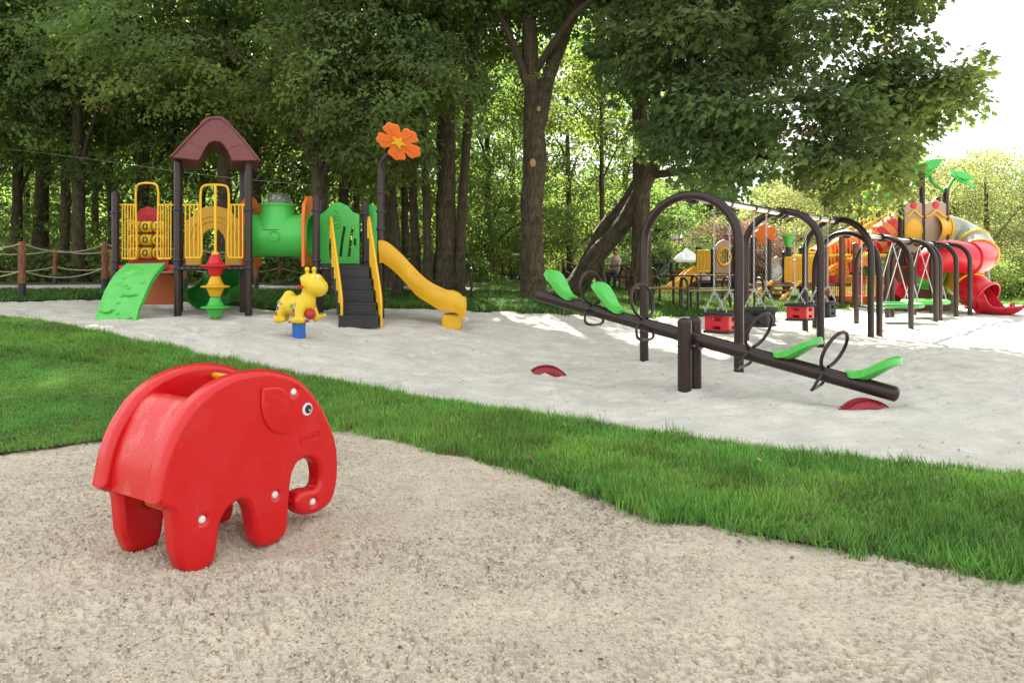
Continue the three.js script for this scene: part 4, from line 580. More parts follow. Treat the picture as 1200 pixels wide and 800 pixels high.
// ---------- giraffe spring rider ----------
{
  const b = hit(350, 395), g = thing('giraffe_rider', 'yellow giraffe spring rider with coloured spots on blue base', 'spring rider', [b.x, b.y, b.z], -0.12);
  const k = Math.abs(b.z) / F / 7.27, q = (u, v, z = 0) => V((u - 361) * k, (700 - v) * k, z);
  const balls = [[q(265, 420), q(330, 430), 0.105, 0.1], [q(275, 350), q(262, 430), 0.065, 0.1], [q(330, 430), q(425, 400), 0.1, 0.1], [q(425, 410), q(455, 320), 0.1, 0.075], [q(455, 320), q(470, 240), 0.072, 0.1], [q(435, 215), q(520, 212), 0.075, 0.07], [q(475, 265), q(535, 275), 0.1, 0.105], [q(393, 195), q(410, 200), 0.022, 0.03],
    [q(240, 440, 0.08), q(205, 540, 0.1), 0.06, 0.045], [q(240, 440, -0.08), q(205, 540, -0.1), 0.06, 0.045], [q(205, 545, 0.1), q(250, 548, 0.1), 0.03, 0.03], [q(400, 440, 0.09), q(395, 535, 0.12), 0.06, 0.05], [q(345, 550, 0.13), q(425, 550, 0.13), 0.03, 0.034], [q(440, 430, -0.08), q(480, 530, -0.11), 0.06, 0.045], [q(480, 545, -0.11), q(560, 515, -0.12), 0.032, 0.02],
    [q(442, 160, 0.03), q(442, 135, 0.03), 0.012, 0.012], [q(442, 120, 0.03), q(443, 119, 0.03), 0.026, 0.026], [q(490, 160, -0.02), q(490, 135, -0.02), 0.012, 0.012], [q(490, 120, -0.02), q(491, 119, -0.02), 0.026, 0.026]];
  const sd = (p) => { let d = 9; for (const [a, c, r0, r1] of balls) { const ab = V().subVectors(c, a), t = clamp(V().subVectors(p, a).dot(ab) / Math.max(1e-9, ab.lengthSq())), e = p.distanceTo(V().copy(a).addScaledVector(ab, t)) - mix(r0, r1, t) * 1.13, h = Math.max(0.03 - Math.abs(d - e), 0) / 0.03; d = Math.min(d, e) - h * h * 0.03 * 0.25; } return d; };
  const n = 84, S = 0.56, cy = 0.5, mc = new MarchingCubes(n, M.lemon, false, false, 120000); mc.isolation = 0;
  for (let z = 0; z < n; z++) for (let y = 0; y < n; y++) for (let x = 0; x < n; x++) { const p = V(((x - n / 2) / (n / 2)) * S, ((y - n / 2) / (n / 2)) * S + cy, ((z - n / 2) / (n / 2)) * S); mc.field[x + y * n + z * n * n] = -sd(p); }
  mc.update();
  const geo = new THREE.BufferGeometry(), c = mc.count, pa = new Float32Array(mc.positionArray.slice(0, c * 3)); for (let i = 0; i < c; i++) { pa[i * 3] *= S; pa[i * 3 + 1] = pa[i * 3 + 1] * S + cy; pa[i * 3 + 2] *= S; }
  geo.setAttribute('position', new THREE.BufferAttribute(pa, 3)); geo.setAttribute('normal', new THREE.BufferAttribute(new Float32Array(mc.normalArray.slice(0, c * 3)), 3));
  const body = part('giraffe_body', creased(geo, 1.2), M.lemon, g);
  const r = 56 * k; part('spring_base', lathe([[0, 0.19], [r * 0.9, 0.19], [r, 0.17], [r * 0.97, 0.1], [r * 1.02, 0.02], [r * 1.02, -0.1]], 28), M.blue, g);
  part('seat_plate', box(0.2, 0.03, 0.2, 0, 0.2, 0), M.rust, g);
  const hb = part('handlebar', bar(q(415, 270, -0.2), q(415, 270, 0.2), 0.016), M.redPanel, g); for (const s of [-1, 1]) part('handle_grip', new THREE.SphereGeometry(0.026, 12, 8).scale(0.8, 1, 0.8).translate(...q(415, 270, s * 0.2).toArray()), M.redPanel, hb);
  part('front_ball', new THREE.SphereGeometry(0.07, 22, 14).translate(...q(478, 500, 0.06).toArray()), M.redPanel, g);
  const spot = (u, v, z, m, w = 0.026) => { const p = q(u, v, 0); let zz = 0.3; while (zz > 0 && sd(V(p.x, p.y, zz)) > 0) zz -= 0.002; part('spot', new THREE.SphereGeometry(w, 12, 8).scale(0.8, 1.15, 0.4).translate(p.x, p.y, zz), m, body); };
  [[217, 405, M.green], [243, 415, M.pink], [215, 450, M.blue], [330, 428, M.green], [368, 418, M.pink], [350, 464, M.blue], [205, 495, M.rust], [365, 500, M.rust]].forEach(([u, v, m]) => spot(u, v, 0, m));
  for (const [u, v] of [[510, 190], [548, 190]]) { spot(u, v, 0, M.white, 0.022); spot(u + 4, v + 2, 0, M.black, 0.016); }
  part('mouth_line', tube([-3, -2, -1, 0, 1, 2, 3].map(i => { const u = 490 + i * 16, v = 318 - i * i * 2.2, p = q(u, v); let zz = 0.3; while (zz > 0 && sd(V(p.x, p.y, zz)) > 0) zz -= 0.002; return [p.x, p.y, zz]; }), 0.004, 16, 6), M.yellow, body);
}
// ---------- seesaw ----------
{
  const c = V(1.79, 0, -7.3), dir = V(0.824, 0, 0.567), s = thing('seesaw', 'dark brown four-seat seesaw with green seats and hoop handles', 'seesaw', [c.x, 0, c.z], Math.atan2(-dir.z, dir.x));
  // own axes: +x along the beam to the low end
  const X1 = 1.84, X0 = -1.8, Y = (x) => 0.534 - x * 0.214, ang = Math.atan2(-0.214, 1), bm = part('beam', bar([X0, Y(X0), 0], [X1, Y(X1), 0], 0.068, 0.068, 24), M.brownSteel, s);
  for (const [x, e] of [[X0, -1], [X1, 1]]) part('beam_cap', new THREE.SphereGeometry(0.0685, 20, 12).scale(0.55, 1, 1).rotateZ(ang).translate(x, Y(x), 0), M.brownSteel, bm);
  for (const z of [0.135, -0.135]) { const p = part('pivot_post', bar([0, -0.3, z], [0, 0.68, z], 0.07, 0.07, 24), M.brownSteel, s); part('post_cap', new THREE.SphereGeometry(0.073, 24, 10, 0, 6.2832, 0, Math.PI / 2).scale(1, 0.75, 1).translate(0, 0.68, z), M.brownSteel, p); }
  part('pivot_bracket', [box(0.2, 0.09, 0.13, 0.02, 0.46, 0), bar([0, 0.5, -0.12], [0, 0.5, 0.12], 0.025)], M.brownSteel, s);
  for (const x of [0.075, 0.045]) part('pivot_bolt', bar([x, 0.455, 0.05], [x, 0.455, 0.085], 0.014), M.galv, s);
  const seat = (u, v) => { const w = mix(0.085, 0.165, smooth(0.05, 0.8, u)) * Math.sqrt(Math.max(0.02, 1 - Math.pow(clamp((u - 0.74) / 0.27), 2.4))) * Math.sqrt(Math.max(0.05, 1 - Math.pow(clamp((0.1 - u) / 0.1), 2))), q = v * 2 - 1, x = u * 0.4 + 0.02, y = 0.04 + 0.235 * Math.pow(smooth(0.3, 1.1, u), 1.1) + 0.085 * q * q * smooth(0.1, 0.6, u) * (1 - Math.pow(u, 3)); return V(x + 0.0 * q, y, q * w); };
  for (const [x, e] of [[1.42, 1], [0.78, 1], [-1.28, -1], [-0.68, -1]]) {
    const xs = e > 0 ? x : x - 0.02; const g = slab(seat, 26, 16, 0.05, V(0.45, -0.9, 0).normalize().multiplyScalar(-1)); if (e < 0) g.rotateY(Math.PI); g.rotateZ(ang).translate(xs, Y(xs) + 0.05, 0);
    part('seat', g, M.lime, s);
  }
  for (const [x, e] of [[1.27, 1], [0.6, 1], [-1.1, -1], [-0.5, -1]]) {
    const t = (q) => q.map(p => { const v = V(p[0], p[1], p[2]).applyAxisAngle(V(0, 0, 1), ang * 0.7); return [v.x + x, v.y + Y(x), v.z]; });
    part('handle_hoop', tube(t(Array.from({ length: 15 }, (_, i) => { const a = -Math.PI / 2 + 0.25 + i / 14 * (Math.PI * 2 - 0.5); return [0.05 * e * (1 + Math.sin(a)) - 0.05 * Math.cos(a), 0.235 + Math.sin(a) * 0.175, Math.cos(a) * 0.165]; })), 0.016, 50, 10), M.brownSteel, s);
    part('footrest', tube(t([[0, 0, 0.05], [0, 0, 0.15], [-0.01 * e, -0.03, 0.19], [-0.04 * e, -0.12, 0.2], [-0.06 * e, -0.14, 0.14], [-0.06 * e, -0.145, -0.14], [-0.04 * e, -0.12, -0.2], [-0.01 * e, -0.03, -0.19], [0, 0, -0.15], [0, 0, -0.05]]), 0.014, 70, 8), M.brownSteel, s);
  }
}
// half-buried tyres under the seesaw ends
for (const [px, py, turn, lab] of [[1014, 479, 0.12, 'half-buried dark red tyre under the low end of the seesaw'], [640, 437, 0.12, 'half-buried dark red tyre below the raised seesaw end']]) {
  const b = hit(px, py), t = thing('tyre_bumper', lab, 'tyre', [b.x, b.y - 0.2, b.z], turn, 'tyre bumpers of the seesaw');
  const m = plastic(0.3, 0.008, 0.022, 0.5), prof = []; for (let i = 0; i <= 20; i++) { const a = i / 20 * 6.2832; prof.push([0.22 + 0.07 * Math.cos(a), 0.09 * Math.sin(a)]); }
  part('tyre', lathe(prof, 48).rotateX(Math.PI / 2), m, t);
  for (let i = 0; i < 26; i++) { const a = i / 26 * Math.PI; part('tread_lug', box(0.028, 0.006, 0.1, 0, 0.289, 0, 0.002).rotateZ(a - Math.PI / 2), m, t); }
}
// ---------- swings ----------
const swingG = 'arched swing frames in a row';
function swingFrame(label, feet, H, r = 0.058) {                     // feet: [left, right] ground points of each arch
  const o = feet[0][0].clone().add(feet[0][1]).multiplyScalar(0.5), s = thing('swing_frame', label, 'swing frame', [o.x, 0, o.z], 0, undefined), tops = [];
  feet.forEach(([l, r_], i) => {
    const a = l.clone().sub(o), b = r_.clone().sub(o), w = a.distanceTo(b) / 2, m = a.clone().add(b).multiplyScalar(0.5), ux = b.clone().sub(a).normalize(), y1 = H - r - w * 0.92, pts = [];
    pts.push(V(a.x, -0.3, a.z), V(a.x, y1 * 0.5, a.z)); for (let k = 0; k <= 12; k++) { const q = Math.PI * (1 - k / 12); pts.push(m.clone().addScaledVector(ux, Math.cos(q) * w).setY(y1 + Math.sin(q) * w * 0.92)); } pts.push(V(b.x, y1 * 0.5, b.z), V(b.x, -0.3, b.z));
    part('arch', tube(pts, r, 110, 18), M.brownSteel, s); tops.push(m.clone().setY(H - r - 0.02));
  });
  for (let i = 0; i < tops.length - 1; i++) {
    const a = tops[i], b = tops[i + 1], d = b.clone().sub(a).normalize(), p = part('top_beam', bar(a.clone().addScaledVector(d, 0.06), b.clone().addScaledVector(d, -0.06), 0.048, 0.048, 20), M.chrome, s);
    for (const q of [a.clone().addScaledVector(d, 0.1), b.clone().addScaledVector(d, -0.1)]) { const c = part('beam_flange', [bar(q.clone().addScaledVector(d, -0.035), q.clone().addScaledVector(d, -0.012), 0.085, 0.085, 22), bar(q.clone().addScaledVector(d, 0.012), q.clone().addScaledVector(d, 0.035), 0.085, 0.085, 22), bar(q.clone().addScaledVector(d, -0.1), q, 0.06, 0.06, 16)], M.brownSteel, s); for (let k = 0; k < 6; k++) { const n = V(0, 1, 0).applyAxisAngle(d, k * 1.047).multiplyScalar(0.075); part('flange_bolt', new THREE.SphereGeometry(0.014, 8, 6).translate(q.x + n.x, q.y + n.y, q.z + n.z), M.bolt, c); } }
  }
  return { s, o, tops };
}
const flat = (px, py) => { const d = F * EYE / (py - 316); return V((px - 600) / F * d, 0, -d); };
const SA = swingFrame('tall arched swing frame with steel beam behind the seesaw', [[flat(755, 424), flat(866, 435)], [flat(874, 401.5), flat(962, 407.5)], [flat(944, 388.5), flat(1021, 395)]], 2.2);
const SB = swingFrame('middle arched swing frame carrying the green platform', [[flat(955.5, 386), flat(1031, 394)], [flat(1004, 378.5), flat(1068, 384.5)], [flat(1040, 372.5), flat(1097, 376.5)]], 1.98);
const SC = swingFrame('farthest arched swing frame beside the tube slide', [[flat(1046, 372), flat(1102, 375)], [flat(1072, 369.3), flat(1121, 371.8)], [flat(1092, 367.5), flat(1137, 369.6)]], 1.95);
function chain(a, b, r = 0.006) { const g = [], n = Math.round(a.distanceTo(b) / 0.05), d = b.clone().sub(a); for (let i = 0; i < n; i++) { const p = a.clone().addScaledVector(d, (i + 0.5) / n); g.push(new THREE.TorusGeometry(0.02, r, 4, 8).scale(0.6, 1.35, 1).rotateY(i % 2 ? 1.57 : 0).translate(p.x, p.y, p.z)); } const m = mergeGeometries(g.map(clean)); return m; }
function babySwing(label, S, i, f, m, seatH) {
  const top = S.tops[i].clone().lerp(S.tops[i + 1], f).add(S.o), ax = S.tops[i + 1].clone().sub(S.tops[i]).setY(0).normalize(), side = ax.clone(), t = thing('toddler_swing', label, 'swing seat', [top.x, seatH, top.z], Math.atan2(-ax.z, ax.x) , 'toddler swing seats');
  const W = 0.19, H = top.y - seatH;
  const panel = (w) => ext(shape(rrect(w, 0.2, 0.03), false, [rrect(w * 0.42, 0.05, 0.015, 0, 0.055), rrect(w * 0.36, 0.055, 0.02, 0, -0.065)]), 0.035, 0.008, 2);
  part('seat_rim', tube(rrect(0.44, 0.4, 0.1).map(p => [p[0], 0.26, p[1]]), 0.024, 80, 10, true), M.rubber, t);
  for (let k = 0; k < 4; k++) { const w = k % 2 ? 0.32 : 0.36, d = k % 2 ? 0.185 : 0.165; part('seat_side', panel(w).translate(0, 0.13, d - 0.03).rotateY(k * Math.PI / 2), m, t); }
  part('seat_base', box(0.42, 0.04, 0.36, 0, 0.015, 0, 0.018), M.rubber, t);
  for (const e of [-1, 1]) {
    const yk = 0.26 + Math.min(0.3, H * 0.2); const hang = V(e * 0.25, H - 0.06, 0);
    part('chain', chain(hang, V(e * 0.25, yk, 0)), M.galv, t);
    for (const z of [-1, 1]) part('chain', chain(V(e * 0.25, yk, 0), V(e * 0.2, 0.28, z * 0.16)), M.galv, t);
    part('hanger', [bar([e * 0.25 - 0.03, H, 0], [e * 0.25 + 0.03, H, 0], 0.056, 0.056, 16)], M.brownSteel, t); part('hanger_bush', bar([e * 0.25, H - 0.04, 0], [e * 0.25, H - 0.09, 0], 0.02, 0.016, 10), M.yellowSteel, t);
  }
  return t;
}
babySwing('red toddler swing seat under the beam nearest the seesaw', SA, 0, 0.3, M.red, 0.36);
babySwing('black toddler swing seat behind the first arch', SA, 0, 0.72, M.rubber, 0.36);
babySwing('red toddler swing seat in the second bay', SA, 1, 0.3, M.red, 0.36);
babySwing('black toddler swing seat in the second bay', SA, 1, 0.72, M.rubber, 0.36);
{
  const top = SB.tops[0].clone().lerp(SB.tops[1], 0.5).add(SB.o), ax = SB.tops[1].clone().sub(SB.tops[0]).setY(0).normalize(), t = thing('flat_swing', 'dark flat swing seat hanging on two chains', 'swing seat', [top.x, 0.42, top.z], Math.atan2(-ax.z, ax.x));
  part('swing_board', slab((u, v) => V((u - 0.5) * 0.46, 0.03 * Math.pow(Math.abs(u * 2 - 1), 3), (v - 0.5) * 0.18), 14, 4, 0.03), M.rubber, t); for (const e of [-1, 1]) part('chain', chain(V(e * 0.22, top.y - 0.48, 0), V(e * 0.22, 0.03, 0)), M.galv, t);
}
for (const [S, i, lab, m] of [[SB, 1, 'green round platform swing on crossed ropes', M.deepGreen], [SC, 0, 'pale green platform swing in the farthest frame', M.lime]]) {
  const top = S.tops[i].clone().lerp(S.tops[i + 1], 0.5).add(S.o), ax = S.tops[i + 1].clone().sub(S.tops[i]).setY(0).normalize(), t = thing('nest_swing', lab, 'swing seat', [top.x, 0.4, top.z], Math.atan2(-ax.z, ax.x));
  part('platform_ring', ring(0.5, 0.055, 40).rotateX(Math.PI / 2).scale(1.15, 1, 1), m, t); part('platform_net', new THREE.CylinderGeometry(0.5, 0.5, 0.012, 36).scale(1.15, 1, 1), M.rubber, t);
  for (const e of [-1, 1]) for (const z of [-1, 1]) part('rope', bar([e * 0.45, top.y - 0.48, 0], [e * 0.42, 0.02, z * 0.36], 0.012, 0.012, 8), M.galv, t);
}
// ---------- rope fences ----------
const woodPost = new THREE.MeshStandardMaterial({ map: barkTex, color: rgb(2.0, 1.0, 0.7), roughness: 0.8, bumpMap: barkBump, bumpScale: 0.004 }), ropeM = new THREE.MeshStandardMaterial({ color: rgb(0.42, 0.35, 0.25), roughness: 0.95 });
function ropeFence(label, posts, h, r, sag, levels = [0.97, 0.5], ropeR = 0.014) {
  const b0 = posts[0], f = thing('rope_fence', label, 'fence', [b0.x, b0.y, b0.z]);
  posts.forEach((p, i) => {
    const q = p.clone().sub(b0), o = part('post', [bar([q.x, q.y + h * 0.27, q.z], [q.x, q.y + h, q.z], r, r, 14)], woodPost, f); part('post_shoe', bar([q.x, q.y - 0.15, q.z], [q.x, q.y + h * 0.28, q.z], r * 1.06, r * 1.06, 14), M.black, o);
    if (i) { const a = posts[i - 1].clone().sub(b0), len = a.distanceTo(q); for (const l of levels) part('rope', tube(Array.from({ length: 9 }, (_, k) => { const t = k / 8, m = a.clone().lerp(q, t); m.y += h * l - sag * len * 4 * t * (1 - t); return m; }), ropeR, 24, 7), ropeM, f); }
  });
}
ropeFence('rope fence with thick brown posts along the sand edge', [[-72, 358], [25, 351], [122, 342.5], [216, 341], [300, 340]].map(p => hit(...p)), 68 / F * -hit(25, 351).z, 0.06, 0.075);
ropeFence('thinner rope fence on the far side of the footpath', [[-40, 335], [64, 333.5], [130, 333], [240, 332.5], [327, 332], [420, 332], [490, 333]].map(p => hit(...p)), 42 / F * -hit(64, 333.5).z, 0.045, 0.07);
ropeFence('row of short-spaced rope fence posts beyond the yellow slide', [[520, 330], [539, 328.5], [554, 327.5], [568, 327], [579, 327], [590, 327.3], [600, 327.8], [609, 328.4], [660, 328.6], [700, 328.6]].map(p => hit(...p)), 26 / F * -hit(568, 327).z, 0.06, 0.1, [0.97, 0.5], 0.018);
// ---------- hoop-ended benches and tables ----------
const plank = new THREE.MeshStandardMaterial({ map: barkTex, color: rgb(2.2, 2.0, 1.7), roughness: 0.85 }), plankD = new THREE.MeshStandardMaterial({ map: barkTex, color: rgb(0.55, 0.42, 0.35), roughness: 0.85 });
function hoopBench(label, px, py, len, turn, withTable, m = plank) {
  const b = hit(px, py), t = thing('hoop_bench', label, withTable ? 'picnic table' : 'bench', [b.x, b.y, b.z], turn);
  const hoop = (x, z, w, h) => tube([[x, -0.1, z - w], [x, h - w, z - w], [x, h - w * 0.3, z - w * 0.7], [x, h, z], [x, h - w * 0.3, z + w * 0.7], [x, h - w, z + w], [x, -0.1, z + w]], 0.028, 50, 10);
  const rows = withTable ? [-0.7, 0.7] : [0];
  for (const z of rows) { for (const x of [-len / 2, len / 2]) part('hoop_leg', hoop(x, z, 0.17, 0.72), M.brownSteel, t); for (const k of [-1, 0, 1]) part('seat_plank', box(len - 0.05, 0.035, 0.1, 0, 0.44, z + k * 0.108), m, t); }
  if (withTable) { for (const x of [-len / 2 + 0.2, len / 2 - 0.2]) part('table_leg', [bar([x, -0.1, -0.2], [x, 0.74, -0.2], 0.03), bar([x, -0.1, 0.2], [x, 0.74, 0.2], 0.03)], M.brownSteel, t); for (let k = -3; k <= 3; k++) part('table_plank', box(len, 0.04, 0.1, 0, 0.77, k * 0.105), plankD, t); }
  return t;
}
hoopBench('picnic table with hoop-ended benches on the lawn', 828, 361, 1.9, 0.25, true);
hoopBench('hoop-ended bench in front of the orange slide', 778, 360, 1.5, 0.2, false);
hoopBench('dark bench with hoop ends behind the yellow slide', 508, 352, 1.7, 0.05, false, plankD);
hoopBench('dark picnic table under the leaning maple', 705, 339, 2.2, 0.1, true, plankD);
hoopBench('low hoop bench beside the brown planter box', 748, 341, 1.2, 0.5, false);
{ const b = hit(540, 342), t = thing('leaning_ladder', 'pale steel bars of a climbing frame leaning behind the slide', 'climbing frame', [b.x, b.y, b.z], 0.2); for (const x of [-0.09, 0.09]) part('rail', bar([x, -0.1, 0], [x - 0.3, 1.05, -0.3], 0.03), M.greySteel, t); for (const y of [0.2, 0.5, 0.8]) part('rung', bar([-0.09 - 0.3 * y, y, -0.29 * y], [0.09 - 0.3 * y, y, -0.29 * y], 0.016), M.greySteel, t); }
// planter boxes
for (const [px, py, w, h, lab] of [[745, 337, 1.0, 0.75, 'brown wooden planter box near the dark trunks'], [1145, 345, 1.6, 0.9, 'dark wooden planter behind the tube slide'], [832, 336, 3.0, 0.6, 'long low brown wooden box behind the picnic table']]) { const b = hit(px, py), t = thing('planter_box', lab, 'planter', [b.x, b.y, b.z]); for (let k = 0; k < 5; k++) part('plank', box(w, h / 5 - 0.01, 0.7, 0, h / 5 * (k + 0.5), 0), woodPost, t); part('planter_rim', box(w + 0.08, 0.05, 0.78, 0, h + 0.01, 0), woodPost, t); }
// ---------- the large play castle ----------
{
  const O = flat(1000, 366), S = thing('slide_castle', 'large play castle with tan panels, palms and spiral tube slide', 'playground castle', [O.x, 0, O.z]);
  const T = (x, y, d) => at(x, y, d).sub(O);
  const wood = plastic(0.16, 0.055, 0.035, 0.6), tanM = plastic(0.42, 0.29, 0.21, 0.6), yel = plastic(0.8, 0.42, 0.012, 0.45), redT = plastic(0.62, 0.012, 0.03, 0.35);
  const post = (px, d, top, m = M.brownSteel, r = 0.08) => { const q = T(px, top, d); const p = part('post', bar([q.x, -0.2, q.z], [q.x, q.y, q.z], r, r, 14), m, S); part('post_cap', new THREE.SphereGeometry(r * 1.05, 14, 8).scale(1, 0.6, 1).translate(q.x, q.y, q.z), m, p); return q; };
  const panel = (name, px0, px1, py0, py1, d, m, hole, bumpTop = 0.12) => { const a = T(px0, py1, d), b = T(px1, py0, d), w = b.x - a.x, h = b.y - a.y, cx = w / 2; const o = part(name, ext(shape([[0, 0], [w, 0], [w, h - bumpTop], [w * 0.85, h - bumpTop * 0.6], [w * 0.66, h - bumpTop * 0.5], [cx, h], [w * 0.34, h - bumpTop * 0.5], [w * 0.15, h - bumpTop * 0.6], [0, h - bumpTop]], false, hole ? [circ(hole[2], w * hole[0], h * hole[1], 28, hole[3])] : []), 0.07, 0.015, 2).translate(a.x, a.y, a.z), m, S); return { o, a, w, h }; };
  // tall tower
  const D = 21.5; for (const [x, t] of [[1056, 222], [1081, 205], [1109, 222]]) post(x, D, t); post(1070, 23.5, 232); post(1100, 23.5, 232);
  const q1 = panel('tan_panel', 1059, 1080, 233, 296, D, tanM, [0.5, 0.45, 0.24, 0.3], 0.16), q2 = panel('tan_panel', 1083, 1108, 233, 296, D, tanM, null, 0.16);
  for (const p of [q1, q2]) { const c = part('scallop_trim', tube([0, 0.2, 0.5, 0.8, 1].map((f, i) => [p.a.x + p.w * f, p.a.y + p.h * (0.66 + (i % 2 ? 0.03 : i === 2 ? 0.12 : 0)), p.a.z + 0.09]), 0.03, 24, 8), M.yellow, p.o); part('red_button', new THREE.SphereGeometry(0.1, 16, 10).scale(1, 1, 0.4).translate(p.a.x + p.w * 0.5, p.a.y + p.h * 0.88, p.a.z + 0.08), redT, p.o); }
  part('yellow_oval', lathe([[0.3, -0.02], [0.32, 0.02], [0.2, 0.06], [0, 0.07]], 30).rotateX(Math.PI / 2).scale(0.85, 1.05, 1).translate(q1.a.x + q1.w * 0.5, q1.a.y + q1.h * 0.42, q1.a.z + 0.06), yel, q1.o);
  part('tower_deck', box(1.6, 0.1, 1.9, T(1082, 300, D).x, T(1082, 297, D).y, T(1082, 300, D).z - 0.95), M.black, S);
  for (const x of [1056, 1081, 1109]) { const b = T(x, 365, D); part('wooden_foot', ext(shape([[-0.28, 0], [0.28, 0], [0.2, 0.25], [0.16, 1.35], [-0.16, 1.35], [-0.2, 0.25]]), 0.22, 0.02, 2).translate(b.x, -0.03, b.z - 0.02), wood, S); }
  // palm heads
  const palm = (px, py, d, arms, leaves) => { const b = T(px, py, d), s = part('palm_fork', arms.flatMap(a => [tube([b, T(...a[0], d), T(...a[1], d)], 0.05, 14, 8)]), M.deepGreen, S); for (const [lx, ly, rot, sz] of leaves) { const c = T(lx, ly, d), q = []; for (let i = 0; i < 34; i++) { const f = i / 17, u = f < 1 ? f : 2 - f, sgn = f < 1 ? 1 : -1; q.push([u * sz, sgn * (0.05 + 0.17 * Math.sin(Math.PI * Math.min(1, u + 0.1))) * (i % 2 ? 1 : 0.72)]); } part('palm_leaf', creased(ext(shape(q), 0.05, 0.008, 1).rotateX(-0.7).rotateZ(rot).translate(c.x, c.y, c.z), 0.4), M.green, s); } };
  palm(1056, 228, D, [[[1045, 220], [1042, 214]], [[1070, 216], [1073, 205]]], [[1073, 206, 0.5, 0.7], [1041, 214, 2.4, 0.7]]);
  palm(1109, 226, D, [[[1093, 213], [1090, 204]], [[1116, 213], [1121, 206]]], [[1112, 201, -0.55, 0.9], [1090, 205, 2.6, 0.8], [1118, 204, -0.2, 0.6]]);
  palm(1081, 208, D, [[[1080, 200], [1080, 196]]], [[1080, 198, 0.4, 0.7], [1080, 198, 2.7, 0.7]]);
  post(1030, 23, 240); palm(1030, 248, 23, [[[1018, 240], [1013, 235]], [[1036, 240], [1040, 232]]], [[1013, 235, 2.2, 0.9], [1040, 232, 0.7, 0.9]]);
  post(1008, 23, 236); palm(1008, 240, 23, [[[1004, 234], [1002, 228]]], [[1002, 228, 2.4, 1], [1004, 230, 0.5, 0.9]]);
  // spiral tube slide in coloured segments
  const hx = new THREE.CatmullRomCurve3([T(1088, 268, 21.6), T(1104, 268, 21.9), T(1124, 274, 21.9), T(1143, 286, 21.4), T(1149, 300, 20.8), T(1134, 303, 20.2), T(1110, 300, 20.1), T(1092, 306, 20.4), T(1086, 318, 20.9), T(1102, 326, 21.4), T(1122, 329, 21.1), T(1135, 336, 20.4), T(1147, 344, 19.9), T(1157, 349, 19.7)].map(p => p));
  const R0 = 0.44, segs = [[0, 0.07, yel], [0.07, 0.22, M.smoke], [0.22, 0.30, M.smoke], [0.30, 0.44, redT], [0.44, 0.60, redT], [0.60, 0.67, M.lime], [0.67, 0.78, M.smoke], [0.78, 0.83, M.lime], [0.83, 0.93, yel], [0.93, 1, redT]];
  const tubeSlide = part('spiral_support', [bar([T(1118, 300, 20.7).x, -0.1, T(1118, 300, 20.7).z], T(1118, 290, 20.7), 0.06, 0.06, 12), bar([T(1152, 362, 20.6).x, -0.1, T(1152, 362, 20.6).z], T(1152, 318, 20.6), 0.04, 0.04, 10), bar([T(1165, 362, 20.6).x, -0.1, T(1165, 362, 20.6).z], T(1158, 318, 20.6), 0.04, 0.04, 10)], M.greySteel, S);
  for (const [a, b, m] of segs) { const n = 14, sub = new THREE.CatmullRomCurve3(Array.from({ length: n + 1 }, (_, i) => hx.getPointAt(mix(a, b, i / n)))); const sg = part('tube_segment', new THREE.TubeGeometry(sub, n, R0, 28), m, tubeSlide); const p = hx.getPointAt(b), t = hx.getTangentAt(b); part('tube_flange', new THREE.TorusGeometry(R0 + 0.01, 0.035, 8, 30).applyQuaternion(new THREE.Quaternion().setFromUnitVectors(V(0, 0, 1), t)).translate(p.x, p.y, p.z), m === M.smoke ? yel : m, tubeSlide); }
  const ex = new THREE.CatmullRomCurve3([T(1152, 350, 19.75), T(1162, 354, 19.6), T(1175, 360, 19.4), T(1188, 361, 19.25), T(1196, 360, 19.2)]);
  part('slide_mouth', slab((u, v) => { const p = ex.getPoint(u), t = ex.getTangent(u), sd = V(-t.z, 0, t.x).normalize(), a = (v - 0.5) * mix(5.0, 2.5, smooth(0, 0.45, u)), r = mix(R0, 0.42, u); return p.clone().add(V(0, mix(0.02, 0.18, u), 0)).addScaledVector(sd, Math.sin(a) * r * (1 + 0.1 * u)).add(V(0, -Math.cos(a) * r * mix(1, 0.62, u), 0)); }, 26, 26, 0.04), redT, tubeSlide);
  part('slide_foot', box(0.4, 0.3, 0.4, T(1168, 366, 19.5).x, 0.0, T(1168, 366, 19.5).z, 0.08), redT, tubeSlide);
  // second steep slide with red and orange hoops
  for (const [x0, y0, x1, y1, d, w] of [[1056, 262, 1016, 290, 22.5, 0.42], [1000, 284, 958, 304, 22.5, 0.36]]) { const c = new THREE.LineCurve3(T(x0, y0, d), T(x1, y1, d)), n = 6; for (let i = 0; i < n; i++) { const a = c.getPoint(i / n), b = c.getPoint((i + 0.97) / n); part('covered_slide_segment', bar(a, b, w, w, 24), i % 2 ? redT : plastic(0.8, 0.24, 0.08, 0.4), S); } }
  // climbing stair ramp with railings
  { const a = T(947, 338, 22), b = T(1052, 280, 22.4), fl = part('ramp', [bar(a, b, 0.09, 0.09, 4), bar(a.clone().add(V(0, 0, -0.9)), b.clone().add(V(0, 0, -0.9)), 0.09, 0.09, 4)], yel, S); for (const z of [0.05, -0.95]) { part('ramp_handrail', bar(a.clone().add(V(0, 0.95, z)), b.clone().add(V(0, 0.95, z)), 0.035), yel, fl); for (let i = 0; i <= 24; i++) { const p = a.clone().lerp(b, i / 24); part('ramp_baluster', bar(p.clone().add(V(0, 0, z)), p.clone().add(V(0, 0.95, z)), 0.02, 0.02, 8), yel, fl); } }
    for (let i = 0; i < 9; i++) { const p = a.clone().lerp(b, (i + 0.5) / 9); part('ramp_step', box(0.36, 0.06, 0.9, p.x, p.y, p.z - 0.45), plastic(0.75, 0.28, 0.02), fl); }
